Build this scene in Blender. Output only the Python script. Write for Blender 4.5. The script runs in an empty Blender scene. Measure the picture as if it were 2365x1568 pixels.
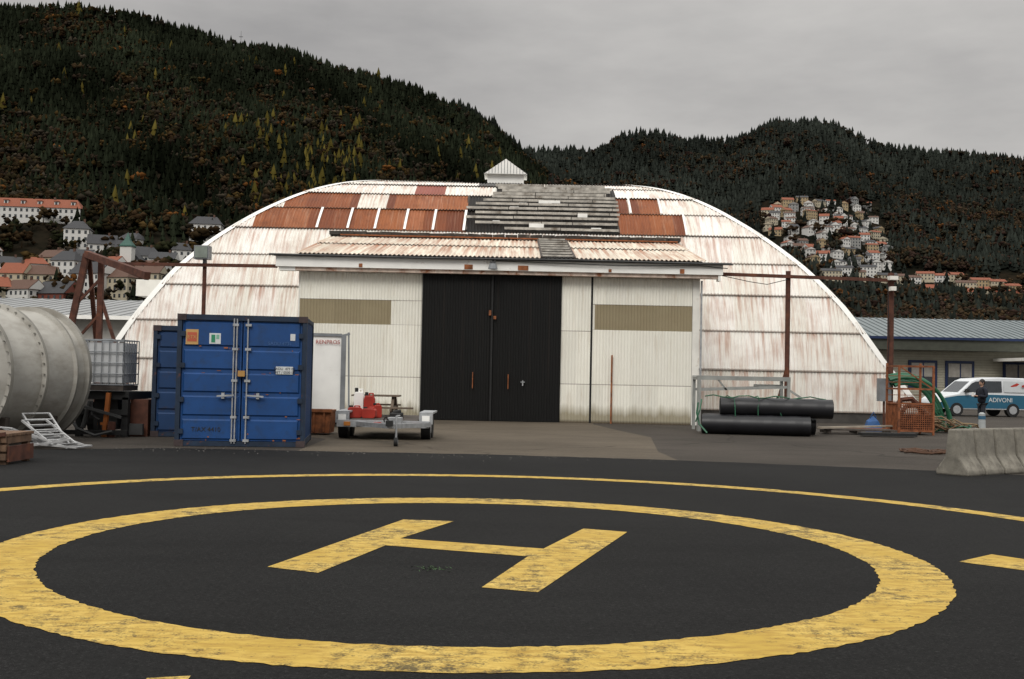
import bpy, math, random
import numpy as np
from mathutils import Vector, Matrix
random.seed(7); rng=np.random.default_rng(7)
sc=bpy.context.scene
COL=sc.collection
# ------------------------------------------------------------------ materials
def nm(name):
    m=bpy.data.materials.new(name); m.use_nodes=True
    nt=m.node_tree; b=nt.nodes["Principled BSDF"]
    return m,nt,b
def N(nt,t,**k):
    n=nt.nodes.new(t)
    for a,v in k.items(): setattr(n,a,v)
    return n
def L(nt,a,b): nt.links.new(a,b)
def ramp(nt,src,p0,p1,c0=(0,0,0,1),c1=(1,1,1,1)):
    r=N(nt,"ShaderNodeValToRGB"); r.color_ramp.elements[0].position=p0; r.color_ramp.elements[1].position=p1
    r.color_ramp.elements[0].color=c0; r.color_ramp.elements[1].color=c1; L(nt,src,r.inputs[0]); return r.outputs[0]
def mix(nt,f,a,b,mode='MIX'):
    x=N(nt,"ShaderNodeMix",data_type='RGBA',blend_type=mode)
    for s,v in ((x.inputs[0],f),(x.inputs[6],a),(x.inputs[7],b)):
        if isinstance(v,(int,float)): s.default_value=v
        elif isinstance(v,tuple): s.default_value=v if len(v)==4 else (*v,1)
        else: L(nt,v,s)
    return x.outputs[2]
def math_(nt,op,a,b=0.0):
    x=N(nt,"ShaderNodeMath",operation=op)
    for s,v in ((x.inputs[0],a),(x.inputs[1],b)):
        if isinstance(v,(int,float)): s.default_value=v
        else: L(nt,v,s)
    return x.outputs[0]
def coords(nt,scale=(1,1,1),kind="Object"):
    tc=N(nt,"ShaderNodeTexCoord"); mp=N(nt,"ShaderNodeMapping"); mp.inputs["Scale"].default_value=scale
    L(nt,tc.outputs[kind],mp.inputs[0]); return mp.outputs[0]
def noise(nt,vec,scale,detail=4,rough=.55):
    n=N(nt,"ShaderNodeTexNoise"); n.inputs["Scale"].default_value=scale; n.inputs["Detail"].default_value=detail; n.inputs["Roughness"].default_value=rough
    L(nt,vec,n.inputs["Vector"]); return n.outputs["Fac"]
def c4(c,k=1): return (c[0]*k,c[1]*k,c[2]*k,1)
MC={}
def M(name,col,rough=.7,var=.18,scale=3,metal=0,dirt=None,dthr=(.55,.72),dscale=2,stretch=(1,1,1),bump=0,spec=.4):
    if name in MC: return MC[name]
    m,nt,b=nm(name); v=coords(nt); n=noise(nt,v,scale,5)
    c=ramp(nt,n,.3,.7,c4(col,1-var),c4(col,1+var))
    if dirt:
        v2=coords(nt,stretch); n2=noise(nt,v2,dscale,6,.65)
        c=mix(nt,ramp(nt,n2,*dthr),c,dirt)
    L(nt,c,b.inputs["Base Color"]); b.inputs["Roughness"].default_value=rough; b.inputs["Metallic"].default_value=metal
    b.inputs["Specular IOR Level"].default_value=spec
    if bump:
        bm=N(nt,"ShaderNodeBump"); bm.inputs["Strength"].default_value=bump; bm.inputs["Distance"].default_value=.02
        L(nt,noise(nt,v,scale*6,4),bm.inputs["Height"]); L(nt,bm.outputs[0],b.inputs["Normal"])
    MC[name]=m; return m
RUST=(.25,.085,.032); RUSTD=(.09,.028,.014)
def sheetmat(name,col,amt=.5,rcol=RUST,rows=True,seam=.05,grime=.22,resid=0,ground=False):
    """corrugated sheet: rust running down from each lap, per-sheet tint, dark lap line for grime and painted-in shadow"""
    m,nt,b=nm(name)
    uv=N(nt,"ShaderNodeUVMap"); uv.uv_map="uv"
    sp=N(nt,"ShaderNodeSeparateXYZ"); L(nt,uv.outputs[0],sp.inputs[0])
    fr=math_(nt,'FRACT',sp.outputs[1])
    def st(sx,sy,det,p0,p1,off):
        mp=N(nt,"ShaderNodeMapping"); mp.inputs["Scale"].default_value=(sx,sy,1); mp.inputs["Location"].default_value=(off,off*2,0)
        L(nt,uv.outputs[0],mp.inputs[0]); return ramp(nt,noise(nt,mp.outputs[0],1,det,.6),p0,p1)
    fine=st(7,.8,5,.58-.16*amt,.76-.16*amt,3)
    broad=st(.55,1.3,5,.62-.22*amt,.82-.1*amt,11)
    grad=ramp(nt,fr,0,1,(.4,.4,.4,1),(1,1,1,1))
    att=N(nt,"ShaderNodeAttribute"); att.attribute_name="tint"
    base=mix(nt,1.0,c4(col),att.outputs["Color"],'MULTIPLY')
    g=st(1.7,2.2,6,.35,.75,23)
    base=mix(nt,math_(nt,'MULTIPLY',g,grime),base,c4((col[0]*.62,col[1]*.56,col[2]*.47)))
    f=math_(nt,'MULTIPLY',math_(nt,'MULTIPLY',fine,grad),min(1,.3+amt*.6))
    c=mix(nt,f,base,c4(rcol,1.35))
    f2=math_(nt,'MULTIPLY',math_(nt,'MULTIPLY',broad,st(7,1.5,4,.35,.6,5)),.75*amt)
    c=mix(nt,f2,c,c4(rcol,1.1))
    if resid:
        c=mix(nt,math_(nt,'MULTIPLY',st(11,.8,4,.54,.74,41),resid),c,(.44,.27,.18,1))
        c=mix(nt,math_(nt,'MULTIPLY',st(2.2,3.0,5,.5,.75,55),.6),c,(.12,.04,.018,1))
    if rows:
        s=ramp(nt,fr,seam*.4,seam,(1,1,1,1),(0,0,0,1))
        c=mix(nt,math_(nt,'MULTIPLY',s,.7),c,(.10,.055,.035,1))  # dark line along each lap: dirt plus lap shadow put into the colour
    if ground:
        co_=N(nt,"ShaderNodeTexCoord"); s2=N(nt,"ShaderNodeSeparateXYZ"); L(nt,co_.outputs["Object"],s2.inputs[0])
        nz=st(3,.0,4,.2,.8,9); zz_=math_(nt,'SUBTRACT',s2.outputs[2],math_(nt,'MULTIPLY',nz,.55))
        c=mix(nt,math_(nt,'MULTIPLY',ramp(nt,zz_,-.15,.35,(1,1,1,1),(0,0,0,1)),.75),c,(.20,.16,.075,1))
        c=mix(nt,math_(nt,'MULTIPLY',ramp(nt,s2.outputs[2],.03,.12,(1,1,1,1),(0,0,0,1)),.8),c,(.06,.04,.025,1))
    L(nt,c,b.inputs["Base Color"]); b.inputs["Roughness"].default_value=.62; b.inputs["Specular IOR Level"].default_value=.25
    MC[name]=m; return m
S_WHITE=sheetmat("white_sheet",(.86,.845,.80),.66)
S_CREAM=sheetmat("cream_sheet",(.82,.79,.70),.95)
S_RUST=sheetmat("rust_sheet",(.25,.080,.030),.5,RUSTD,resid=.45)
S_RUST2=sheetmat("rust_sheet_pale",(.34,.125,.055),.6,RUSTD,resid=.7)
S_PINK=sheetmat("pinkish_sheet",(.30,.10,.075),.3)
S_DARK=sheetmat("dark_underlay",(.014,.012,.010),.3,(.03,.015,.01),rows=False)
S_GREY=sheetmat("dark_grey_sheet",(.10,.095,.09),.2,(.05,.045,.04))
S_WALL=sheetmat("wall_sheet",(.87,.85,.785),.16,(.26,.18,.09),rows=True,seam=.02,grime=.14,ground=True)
S_BEIGE=sheetmat("translucent_panel_sheet",(.31,.26,.17),.15,(.16,.12,.07),rows=False)
S_BLACK=sheetmat("black_door_sheet",(.006,.006,.006),.05,(.03,.02,.015),rows=False)
WHITE=M("white_paint",(.87,.86,.82),.55,.06,2,dirt=(.35,.22,.13,1),dthr=(.64,.88),dscale=3)
OFFW=M("off_white_paint",(.78,.76,.70),.6,.1,2,dirt=(.3,.2,.12,1),dthr=(.6,.85),dscale=2)
RSTL=M("rusty_steel",(.085,.032,.020),.85,.4,5,dirt=(.16,.055,.025,1))
RORG=M("rust_orange",(.25,.085,.03),.8,.45,6,dirt=(.08,.03,.015,1),dscale=4)
RCAGE=M("rusty_cage_paint",(.22,.075,.03),.85,.45,6,dirt=(.07,.03,.02,1),dscale=4)
BLK=M("black_rubber",(.012,.012,.012),.7,.3)
BLKP=M("black_plastic",(.010,.010,.012),.42,.3,2,spec=.4)
DGREY=M("dark_grey_paint",(.05,.05,.05),.6,.3)
MGREY=M("mid_grey_paint",(.2,.21,.22),.5,.2)
GALV=M("galvanised_steel",(.36,.37,.38),.5,.25,6,metal=.3)
ALU=M("aluminium",(.42,.42,.42),.45,.2,5,metal=.4)
WOODD=M("dark_weathered_wood",(.06,.048,.04),.85,.4,6)
BATT=M("weathered_batten",(.46,.43,.38),.85,.35,3,dirt=(.16,.13,.10,1),dscale=2,dthr=(.52,.7))
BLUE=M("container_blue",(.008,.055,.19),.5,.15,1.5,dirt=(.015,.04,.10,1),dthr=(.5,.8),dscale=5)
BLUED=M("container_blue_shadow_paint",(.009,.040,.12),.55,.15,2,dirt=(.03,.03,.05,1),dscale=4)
CFRAME=M("container_frame",(.010,.022,.045),.6,.4,4,dirt=(.12,.04,.02,1),dthr=(.6,.75),dscale=6)
RED=M("red_plastic",(.36,.03,.018),.5,.2)
ORG=M("orange_paint",(.5,.18,.03),.6,.2)
GRN=M("green_hose_plastic",(.018,.10,.05),.5,.3)
TANKM=M("tank_fibreglass",(.36,.345,.31),.55,.16,1.2,dirt=(.20,.18,.15,1),dthr=(.45,.75),dscale=1.2,stretch=(1,1,2))
TANKD=M("tank_flange",(.20,.19,.165),.6,.25,2)
CONC=M("barrier_concrete",(.19,.175,.145),.9,.3,5,dirt=(.09,.08,.065,1),dscale=3,bump=.3)
FOUND=M("foundation_concrete",(.06,.055,.05),.9,.3,3)
GLASS=M("dark_window_glass",(.02,.025,.03),.12,.2,spec=.8)
# ------------------------------------------------------------------ mesh builder
class MB:
    def __init__(s): s.v=[];s.f=[];s.m=[];s.M=None
    def add(s,vs,fs,mi=0):
        o=len(s.v)
        for p in vs:
            p=Vector(p)
            if s.M is not None: p=s.M@p
            s.v.append(p[:])
        for f in fs: s.f.append(tuple(i+o for i in f)); s.m.append(mi)
    def box(s,x0,x1,y0,y1,z0,z1,mi=0):
        s.add([(x0,y0,z0),(x1,y0,z0),(x1,y1,z0),(x0,y1,z0),(x0,y0,z1),(x1,y0,z1),(x1,y1,z1),(x0,y1,z1)],
              [(0,3,2,1),(4,5,6,7),(0,1,5,4),(1,2,6,5),(2,3,7,6),(3,0,4,7)],mi)
    def frame(s,d):
        d=Vector(d).normalized(); up=Vector((0,0,1))
        if abs(d.z)>.95: up=Vector((0,1,0))
        a=d.cross(up).normalized(); b=a.cross(d); return d,a,b
    def beam(s,p,q,w,h,mi=0):
        p=Vector(p);q=Vector(q); d,a,b=s.frame(q-p); vs=[]
        for c in (p,q):
            for i,j in ((-1,-1),(1,-1),(1,1),(-1,1)): vs.append(c+a*w/2*i+b*h/2*j)
        s.add(vs,[(0,1,2,3),(7,6,5,4),(0,4,5,1),(1,5,6,2),(2,6,7,3),(3,7,4,0)],mi)
    def cyl(s,p,q,r,r2=None,n=16,mi=0,caps=True):
        if r2 is None: r2=r
        p=Vector(p);q=Vector(q); d,a,b=s.frame(q-p); vs=[]
        for c,R in ((p,r),(q,r2)):
            for i in range(n):
                t=2*math.pi*i/n; vs.append(c+a*R*math.cos(t)+b*R*math.sin(t))
        fs=[(i,(i+1)%n,n+(i+1)%n,n+i) for i in range(n)]
        if caps: fs+= [tuple(range(n))[::-1],tuple(range(n,2*n))]
        s.add(vs,fs,mi)
    def tube(s,pts,r,n=8,mi=0):
        pts=[Vector(p) for p in pts]; vs=[];fs=[]
        for k,p in enumerate(pts):
            d,a,b=s.frame(pts[min(k+1,len(pts)-1)]-pts[max(k-1,0)])
            for i in range(n):
                t=2*math.pi*i/n; vs.append(p+a*r*math.cos(t)+b*r*math.sin(t))
        for k in range(len(pts)-1):
            for i in range(n): fs.append((k*n+i,k*n+(i+1)%n,(k+1)*n+(i+1)%n,(k+1)*n+i))
        s.add(vs,fs,mi)
    def rev(s,p,axis,prof,n=48,mi=0):
        p=Vector(p); d,a,b=s.frame(axis)
        for k in range(len(prof)-1):
            vs=[]
            for (t,R,_) in (prof[k],prof[k+1]):
                for i in range(n):
                    g=2*math.pi*i/n; vs.append(p+d*t+a*R*math.cos(g)+b*R*math.sin(g))
            s.add(vs,[(i,(i+1)%n,n+(i+1)%n,n+i) for i in range(n)],prof[k][2])
    def prism(s,poly,y0,y1,mi=0):
        n=len(poly); vs=[(x,y0,z) for x,z in poly]+[(x,y1,z) for x,z in poly]
        s.add(vs,[tuple(range(n)),tuple(range(n,2*n))[::-1]]+[(i,n+i,n+(i+1)%n,(i+1)%n) for i in range(n)],mi)
    def sphere(s,c,r,mi=0,n=12,k=8,sc=(1,1,1)):
        vs=[];fs=[]
        for j in range(k+1):
            a=math.pi*j/k
            for i in range(n):
                b=2*math.pi*i/n; vs.append((c[0]+r*sc[0]*math.sin(a)*math.cos(b),c[1]+r*sc[1]*math.sin(a)*math.sin(b),c[2]+r*sc[2]*math.cos(a)))
        for j in range(k):
            for i in range(n): fs.append((j*n+i,j*n+(i+1)%n,(j+1)*n+(i+1)%n,(j+1)*n+i))
        s.add(vs,fs,mi)
    def build(s,name,mats,parent=None,smooth=False,loc=(0,0,0),rotz=0,bevel=0):
        me=bpy.data.meshes.new(name); me.from_pydata(s.v,[],s.f)
        for m in mats: me.materials.append(m)
        me.polygons.foreach_set("material_index",s.m)
        if smooth:
            me.polygons.foreach_set("use_smooth",[True]*len(s.f)); me.update()
            try: me.set_sharp_from_angle(angle=math.radians(40))
            except Exception: pass
        me.update(); o=bpy.data.objects.new(name,me); COL.objects.link(o)
        o.location=loc; o.rotation_euler=(0,0,rotz)
        if parent: o.parent=parent
        if bevel:
            bm=o.modifiers.new("bevel","BEVEL"); bm.width=bevel; bm.segments=2; bm.limit_method='ANGLE'
        return o
def empty(name,loc=(0,0,0),rotz=0):
    e=bpy.data.objects.new(name,None); COL.objects.link(e); e.location=loc; e.rotation_euler=(0,0,rotz); e.empty_display_size=.3; return e
def text(body,name,mat,size,loc,parent,rot=(math.pi/2,0,0),align='CENTER'):
    c=bpy.data.curves.new(name,"FONT"); c.body=body; c.size=size; c.align_x=align; c.extrude=.002; c.materials.append(mat)
    o=bpy.data.objects.new(name,c); COL.objects.link(o); o.parent=parent; o.location=loc; o.rotation_euler=rot; return o
def sheetmesh(name,verts,faces,mi,uvs,tints,mats,parent):
    me=bpy.data.meshes.new(name); me.from_pydata(verts,[],faces)
    for m in mats: me.materials.append(m)
    me.polygons.foreach_set("material_index",mi); me.polygons.foreach_set("use_smooth",[True]*len(faces))
    ul=me.uv_layers.new(name="uv")
    li=np.zeros(len(me.loops),dtype=np.int32); me.loops.foreach_get("vertex_index",li)
    ul.data.foreach_set("uv",np.array(uvs,dtype=np.float32)[li].ravel())
    at=me.attributes.new("tint","FLOAT_COLOR","FACE")
    tt=np.ones((len(faces),4),dtype=np.float32); t=np.array(tints,dtype=np.float32)
    tt[:,:3]=t if t.ndim==2 else t[:,None]; at.data.foreach_set("color",tt.ravel())
    me.update(); o=bpy.data.objects.new(name,me); COL.objects.link(o); o.parent=parent; return o

# ------------------------------------------------------------------ hangar
hangar=empty("aircraft_hangar")
PH_L=[0,12.2,17.2,23.6,29.9,38.4,46.3,54.4,63,73,80,90]; XL_=[-16.2,-15.12,-14.64,-13.97,-13.32,-12.22,-11.09,-9.93,-8.74,-7.3,-6.0,-4.4]
PH_R=[0,3.4,11.8,23.9,34.1,42.2,50.5,60.8,70.4,80.1,90]; XR_=[15.85,15.24,14.14,12.83,11.53,10.35,9.15,7.78,6.49,5.13,3.9]
def Lx(p): return float(np.interp(p,PH_L,XL_))
def Rx(p): return float(np.interp(p,PH_R,XR_))
def VP(x,p,o=0): a=math.radians(p); return (x,52-(10+o)*math.cos(a),.4+(10+o)*math.sin(a))
ROW=8.72
bounds=[ROW*k for k in range(10)]+[90]
SH=.93
def cellmat(x,k):
    if k<=1 and x<-14.75+.3*(1-k): return 4
    if k==5:
        if -10.6<x<-1.95: return 1 if (int(x*1.07+50)%5) else 5
        if -1.95<=x<4.27: return 3
        if 4.27<=x<6.95: return 1
    if k==6:
        if -9.6<x<-6.55: return 1
        if -5.35<x<-1.95: return 1 if x<-4 or x>-3 else 5
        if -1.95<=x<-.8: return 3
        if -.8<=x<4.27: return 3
        if 4.27<=x<4.75 or 4.9<x<6.05: return 1
    if k==7:
        if -4.3<x<-3.0: return 2
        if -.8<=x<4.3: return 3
    if k==9 and -2.3<x<5: return 4
    if k==8 and -1.6<x<4.4 : return 4 if x<.3 else 0
    return 0
pitch=.13; step=pitch/6
xs=np.arange(-16.3,16.0,step)
V_=[];F_=[];MI=[];UV_=[];TI=[]
for k in range(10):
    p0,p1=bounds[k],bounds[k+1]; sub=3; base=len(V_)
    for j in range(sub+1):
        p=p0+(p1-p0)*j/sub+(0.25 if j==sub else 0); fr=j/sub; l,r=Lx(p),Rx(p)
        for x in xs:
            xx=min(max(x,l),r)
            si=int((x+40+.37*k)/SH)
            wob=.014*math.sin(si*12.9+k*3.1)
            o=.05*(1-fr)+.024*math.sin(2*math.pi*x/pitch)+wob*(1-fr)
            V_.append(VP(xx,p,o)); UV_.append((x,k+.001+fr*.998))
    n=len(xs)
    for j in range(sub):
        for i in range(n-1):
            xm=xs[i]+step/2
            if xm<Lx(p0+(p1-p0)*j/sub)-step or xm>Rx(p0+(p1-p0)*j/sub)+step: continue
            if k<4 and -6.9<xm<5.9: continue      # behind the gate annex
            a=base+j*n+i; cm=cellmat(xm,k)
            F_.append((a,a+1,a+n+1,a+n)); MI.append(cm)
            si=int((xm+40+.37*k)/SH); rr=random.Random(si*131+k*17).random()
            if cm==1: t=.6+.75*rr; TI.append((t,t*(.88+.2*rr),t))
            else: t=.86+.14*rr; TI.append((t,t*(.985),t*(.94+.05*rr)))
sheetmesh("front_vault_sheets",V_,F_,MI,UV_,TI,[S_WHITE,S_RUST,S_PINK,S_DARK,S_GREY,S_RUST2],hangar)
mb=MB()
ps=[i*4.5 for i in range(21)]
for fx in (Lx,Rx):
    for i in range(20):
        a,b=ps[i],ps[i+1]; ya=52-10*math.cos(math.radians(a)); yb=52-10*math.cos(math.radians(b))
        za=VP(0,a)[2]; zb=VP(0,b)[2]
        mb.add([(fx(a),ya,za),(fx(a),104-ya,za),(fx(b),104-yb,zb),(fx(b),yb,zb)],[(0,1,2,3)],0)
for i in range(20):
    a,b=ps[i],ps[i+1]; pa=VP(0,a);pb=VP(0,b)
    mb.add([(Lx(a),104-pa[1],pa[2]),(Rx(a),104-pa[1],pa[2]),(Rx(b),104-pb[1],pb[2]),(Lx(b),104-pb[1],pb[2])],[(0,1,2,3)],0)
mb.build("end_and_rear_slopes",[WHITE],hangar)
mb=MB()   # folded edge flashing on both hips
for fx,sg in ((Lx,-1),(Rx,1)):
    vs=[];fs=[]
    for i in range(61):
        p=i*1.5; x=fx(p); w_=.20
        vs+=[Vector(VP(x-sg*w_,p,.055)),Vector(VP(x+sg*.04,p,.06)),Vector(VP(x+sg*.045,p,-.22))]
    for i in range(60):
        for k in range(2): fs.append((3*i+k,3*i+k+1,3*i+k+4,3*i+k+3))
    mb.add(vs,fs,0)
mb.build("hip_flashing",[WHITE],hangar)
mb=MB()
mb.box(-16.15,-7.2,42.0,42.35,0,.43,0); mb.box(6.3,15.8,42.0,42.35,0,.43,0); mb.box(-16.15,15.8,61.7,62,0,.43,0)
mb.box(-16.15,-15.9,42.35,61.7,0,.43,0); mb.box(15.55,15.8,42.35,61.7,0,.43,0)
mb.build("foundation",[FOUND],hangar)
mb=MB()
def strip(x,p0,p1,w,mi,o=.09,lean=0):
    vs=[];n=4
    for i in range(n+1):
        p=p0+(p1-p0)*i/n
        vs+= [VP(x-w/2+lean*i/n,p,o),VP(x+w/2+lean*i/n,p,o)]
    mb.add(vs,[(2*i,2*i+1,2*i+3,2*i+2) for i in range(n)],mi)
for x in (-8.0,-6.75,-5.65,-4.45,-3.3,-2.05): strip(x,43.8,52.2,.10,0,lean=.05)
for x in (4.82,6.98,6.1): strip(x,43.8 if x>6.5 else 52.5,52.2 if x>6.5 else 60.9,.08,0)
rr=random.Random(3)
def purlin(x0,x1,p,w=.10):
    # open roof lath with a few scraps of sheeting nailed on
    x=x0
    while x<x1-.05:
        l=min(rr.uniform(1.2,3.2),x1-x); q=p+rr.uniform(-.08,.08)
        mb.beam(VP(x,q,.14),VP(x+l-.03,q+rr.uniform(-.06,.06),.14),.06,w,2); x+=l
    for _ in range(rr.randint(1,4)):
        xa=rr.uniform(x0,x1-.6); mb.beam(VP(xa,p+.5,.10),VP(xa+rr.uniform(.2,.6),p+.5,.10),.02,.12,3 if rr.random()<.7 else 0)
for b in range(8):
    p=44.5+b*2.12
    x0=-.4 if b==0 else (-2.0+(rr.uniform(0,.6) if b%2 else 0)); x1=4.27
    if b>5: x0+=rr.uniform(.2,1.0)
    purlin(x0,x1+rr.uniform(-.05,.1),p)
for b in range(4): purlin(-.85+rr.uniform(-.1,.3),4.3-rr.uniform(0,.4),61.4+b*2.5,.12)
for x in (-1.95,.1,2.1,4.25): mb.beam(VP(x,44,.05),VP(x,60.5,.05),.08,.06,3)
for x,p,w in ((.6,45.6,.6),(1.0,56.2,.9),(2.6,50.0,.4)): mb.beam(VP(x,p,.12),VP(x+w,p,.12),.02,.22,0)
mb.build("roof_battens",[WHITE,S_RUST,BATT,WOODD],hangar)
mb=MB()
mb.box(-1.3,.4,51.4,52.6,10.2,10.9,0)
mb.add([(-1.45,51.2,10.88),(.55,51.2,10.88),(-.45,51.2,11.58),(-1.45,52.8,10.88),(.55,52.8,10.88),(-.45,52.8,11.58)],[(0,1,2),(5,4,3),(0,2,5,3),(1,4,5,2),(0,3,4,1)],0)
for i in range(14): 
    x=-1.38+i*.143; h=.68*(1-abs(x+.45)/1.0)
    if h>.02: mb.box(x,x+.02,51.18,51.2,10.9,10.9+h,1)
mb.build("roof_vent",[WHITE,MGREY],hangar)
# ---- gate annex walls
V_=[];F_=[];MI=[];UV_=[];TI=[]
def wall(x0,x1,rows,y=37.7,pit=.105,amp=.015,matf=None):
    st=pit/6; X=np.arange(x0,x1+st*.5,st); 
    for k,(z0,z1,off) in enumerate(rows):
        b=len(V_); n=len(X)
        for z in (z0,z1):
            for x in X:
                V_.append((x,y-off-amp*math.sin(2*math.pi*x/pit),z)); UV_.append((x,k+(0.002 if z==z0 else .998)))
        for i in range(n-1):
            F_.append((b+i,b+i+1,b+n+i+1,b+n+i)); xm=X[i]; zm=(z0+z1)/2
            MI.append(matf(xm,zm)); q=random.Random(int((xm+30)/.92)*7+k).random(); t=.90+.10*q; TI.append((t,t,t*.97))
lw=lambda x,z:1 if (3.19<z<4.04 and x<-4.14) else 0
wall(-7.25,-3.05,[(0,1.42,.03),(1.42,3.2,.015),(3.2,4.03,.0),(4.03,4.97,.01)],matf=lw)
wall(1.66,2.65,[(0,1.3,.05),(1.3,3.1,.045),(3.1,4.97,.04)],matf=lambda x,z:0)
rw=lambda x,z:1 if (3.1<z<4.04 and x>2.8) else 0
wall(2.73,6.1,[(0,1.3,.03),(1.3,3.17,.015),(3.17,4.03,.0),(4.03,4.97,.01)],matf=rw)
wall(-3.02,-.72,[(.02,4.95,0)],y=37.56,matf=lambda x,z:2,pit=.09,amp=.012)
wall(-.66,1.63,[(.02,4.95,0)],y=37.56,matf=lambda x,z:2,pit=.09,amp=.012)
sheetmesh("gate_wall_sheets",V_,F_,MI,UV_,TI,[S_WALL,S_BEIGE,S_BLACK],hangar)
mb=MB()
mb.box(-7.3,-7.2,37.72,44,0,5.3,0); mb.box(6.12,6.36,37.66,37.9,0,5.0,0); mb.box(6.26,6.36,37.9,44,0,5.3,0)
mb.box(-7.2,6.12,37.75,37.85,0,5.0,2)
mb.box(2.66,2.71,37.66,37.74,0,4.95,2)
mb.box(-.72,-.66,37.5,37.56,.02,4.95,2)
mb.box(-3.07,-3.03,37.54,37.66,0,4.95,2)
mb.cyl((3.4,37.6,0),(3.4,37.6,2.32),.03,mi=4,n=6)
mb.box(-1.32,-1.29,37.47,37.54,1.1,1.65,4); mb.box(-.12,-.09,37.47,37.54,1.1,1.6,4); mb.box(.32,.46,37.46,37.53,1.33,1.36,1); mb.box(.37,.41,37.47,37.53,1.22,1.4,1)
mb.box(-.80,-.72,37.46,37.5,3.58,3.75,4); mb.box(-.64,-.55,37.46,37.5,3.45,3.56,4)
mb.box(6.37,6.43,37.55,37.6,0,4.9,1)
mb.build("gate_frame_and_posts",[OFFW,GALV,BLK,WHITE,RORG],hangar)
mb=MB()
FZ0,FZ1=4.98,5.42
mb.box(-8.0,7.05,37.22,37.68,FZ0+.10,FZ1,0)
mb.box(-7.35,6.9,37.30,37.62,FZ0-.02,FZ0+.10,1)
mb.box(-8.05,7.3,37.10,37.215,FZ1+.0,FZ1+.06,2)
mb.tube([(-8.2,37.1,5.47),(-3,37.08,5.44),(2,37.08,5.47),(7.35,37.1,5.43)],.035,6,2)
for x,w in ((-1.65,.28),(.15,.35),(5.6,.15),(-5.2,.12),(3.2,.1)): mb.box(x,x+w,37.205,37.22,FZ0+.12,FZ0+.12+min(.16,w),3)
mb.box(-7.9,-7.35,37.3,37.6,FZ0-.03,FZ0+.10,0); mb.box(6.9,6.98,37.25,37.6,FZ0-.10,FZ0+.10,0)
mb.box(-.78,-.6,37.0,37.2,5.28,5.36,2); mb.cyl((-.69,36.95,5.10),(-.69,36.95,5.28),.16,.11,12,4); mb.cyl((-.69,36.95,5.28),(-.69,37.2,5.4),.03,n=6,mi=2)
mb.tube([(-.6,37.15,5.4),(1.5,37.12,5.36),(3.6,37.12,5.32),(6.2,37.12,5.38),(7.2,37.2,5.3)],.014,4,2)
mb.build("door_track_fascia",[WHITE,M("faded_red_track",(.62,.5,.42),.8,.4,4,dirt=(.26,.10,.045,1),dthr=(.5,.62)),DGREY,RORG,MGREY],hangar)
V_=[];F_=[];MI=[];UV_=[];TI=[]
yA,zA=37.15,5.50; yB,zB=44.45,7.02
pit=.15; st=pit/6; X=np.arange(-7.35,6.5,st); n=len(X)
for j,(t,off) in enumerate(((0,.03),(.52,.0),(.515,.035),(1.0,.0))):
    for x in X:
        wv=.024*math.sin(2*math.pi*x/pit)
        V_.append((x,yA+(yB-yA)*t,zA+(zB-zA)*t+off+wv)); UV_.append((x,(0.001,.999,1.001,1.999)[j]))
for j in (0,2):
    for i in range(n-1):
        xm=X[i]; mi_=1 if .95<xm<2.05 else 0
        a=j*n+i; F_.append((a,a+1,a+n+1,a+n)); MI.append(mi_); q=random.Random(int((xm+30)/.8)*11+j).random(); t=.80+.20*q; TI.append((t,t*.97,t*.92))
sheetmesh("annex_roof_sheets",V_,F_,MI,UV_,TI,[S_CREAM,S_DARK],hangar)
mb=MB()
for i in range(8):
    t=.05+i*.125; y=yA+(yB-yA)*t; z=zA+(zB-zA)*t+.07
    mb.beam((.97,y,z),(2.02,y,z),.16,.06,0)
mb.beam((.95,yA,zA+.05),(.95,yB,zB+.05),.08,.06,1); mb.beam((2.05,yA,zA+.05),(2.05,yB,zB+.05),.08,.06,1)
rr=random.Random(5)
for i in range(28):
    x=-7.35+i*.5; mb.beam((x,44.2,7.08+rr.uniform(-.02,.02)),(x+.48,44.2,7.08+rr.uniform(-.02,.02)),.5,.14,2)
mb.beam((-6.9,43.9,7.0),(6.5,43.9,6.98),.1,.05,3)
for x in (-7.33,6.42): mb.add([(x,37.2,5.3),(x,44,5.3),(x,44,6.9),(x,37.2,5.46)],[(0,1,2,3)],4)
mb.build("annex_roof_trim",[BATT,WOODD,M("dark_ridge_sheet",(.045,.04,.035),.9,.5,5,dirt=(.18,.16,.13,1),dscale=7,dthr=(.6,.7)),RORG,OFFW],hangar)
mb=MB()
mb.beam((-13.8,37.6,5.08),(-8.0,37.5,5.10),.10,.11,0); mb.beam((7.0,37.5,5.14),(13.0,37.6,5.05),.10,.11,0)
mb.cyl((-10.5,37.65,0),(-10.5,37.65,5.15),.07,n=10,mi=0)
mb.cyl((9.35,37.65,0),(9.35,37.65,5.3),.085,n=10,mi=0)
mb.cyl((12.85,37.65,0),(12.85,37.65,5.3),.11,n=10,mi=0)
mb.beam((9.3,37.6,2.0),(9.1,37.9,.9),.05,.05,0)
mb.tube([(7,37.5,5.1),(8,37.5,4.9),(8.6,37.5,4.82),(9.3,37.5,5.0)],.012,4,2)
mb.tube([(12.7,37.5,4.9),(12.75,37.5,3.0),(12.7,37.5,1.6)],.015,4,2)
mb.box(12.35,12.75,37.2,37.5,.95,1.72,1); mb.cyl((12.55,37.35,0),(12.55,37.35,.95),.04,n=6,mi=0)
mb.box(12.7,12.98,37.3,37.6,5.05,5.18,3); mb.box(12.72,12.9,37.25,37.5,4.68,4.82,3)
mb.build("door_track_rail",[RSTL,MGREY,BLK,OFFW],hangar)
mb=MB(); mb.box(-16,-13.2,47,52,4.6,5.3,0); mb.build("rear_lean_to",[OFFW],hangar)
mb=MB()
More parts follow.
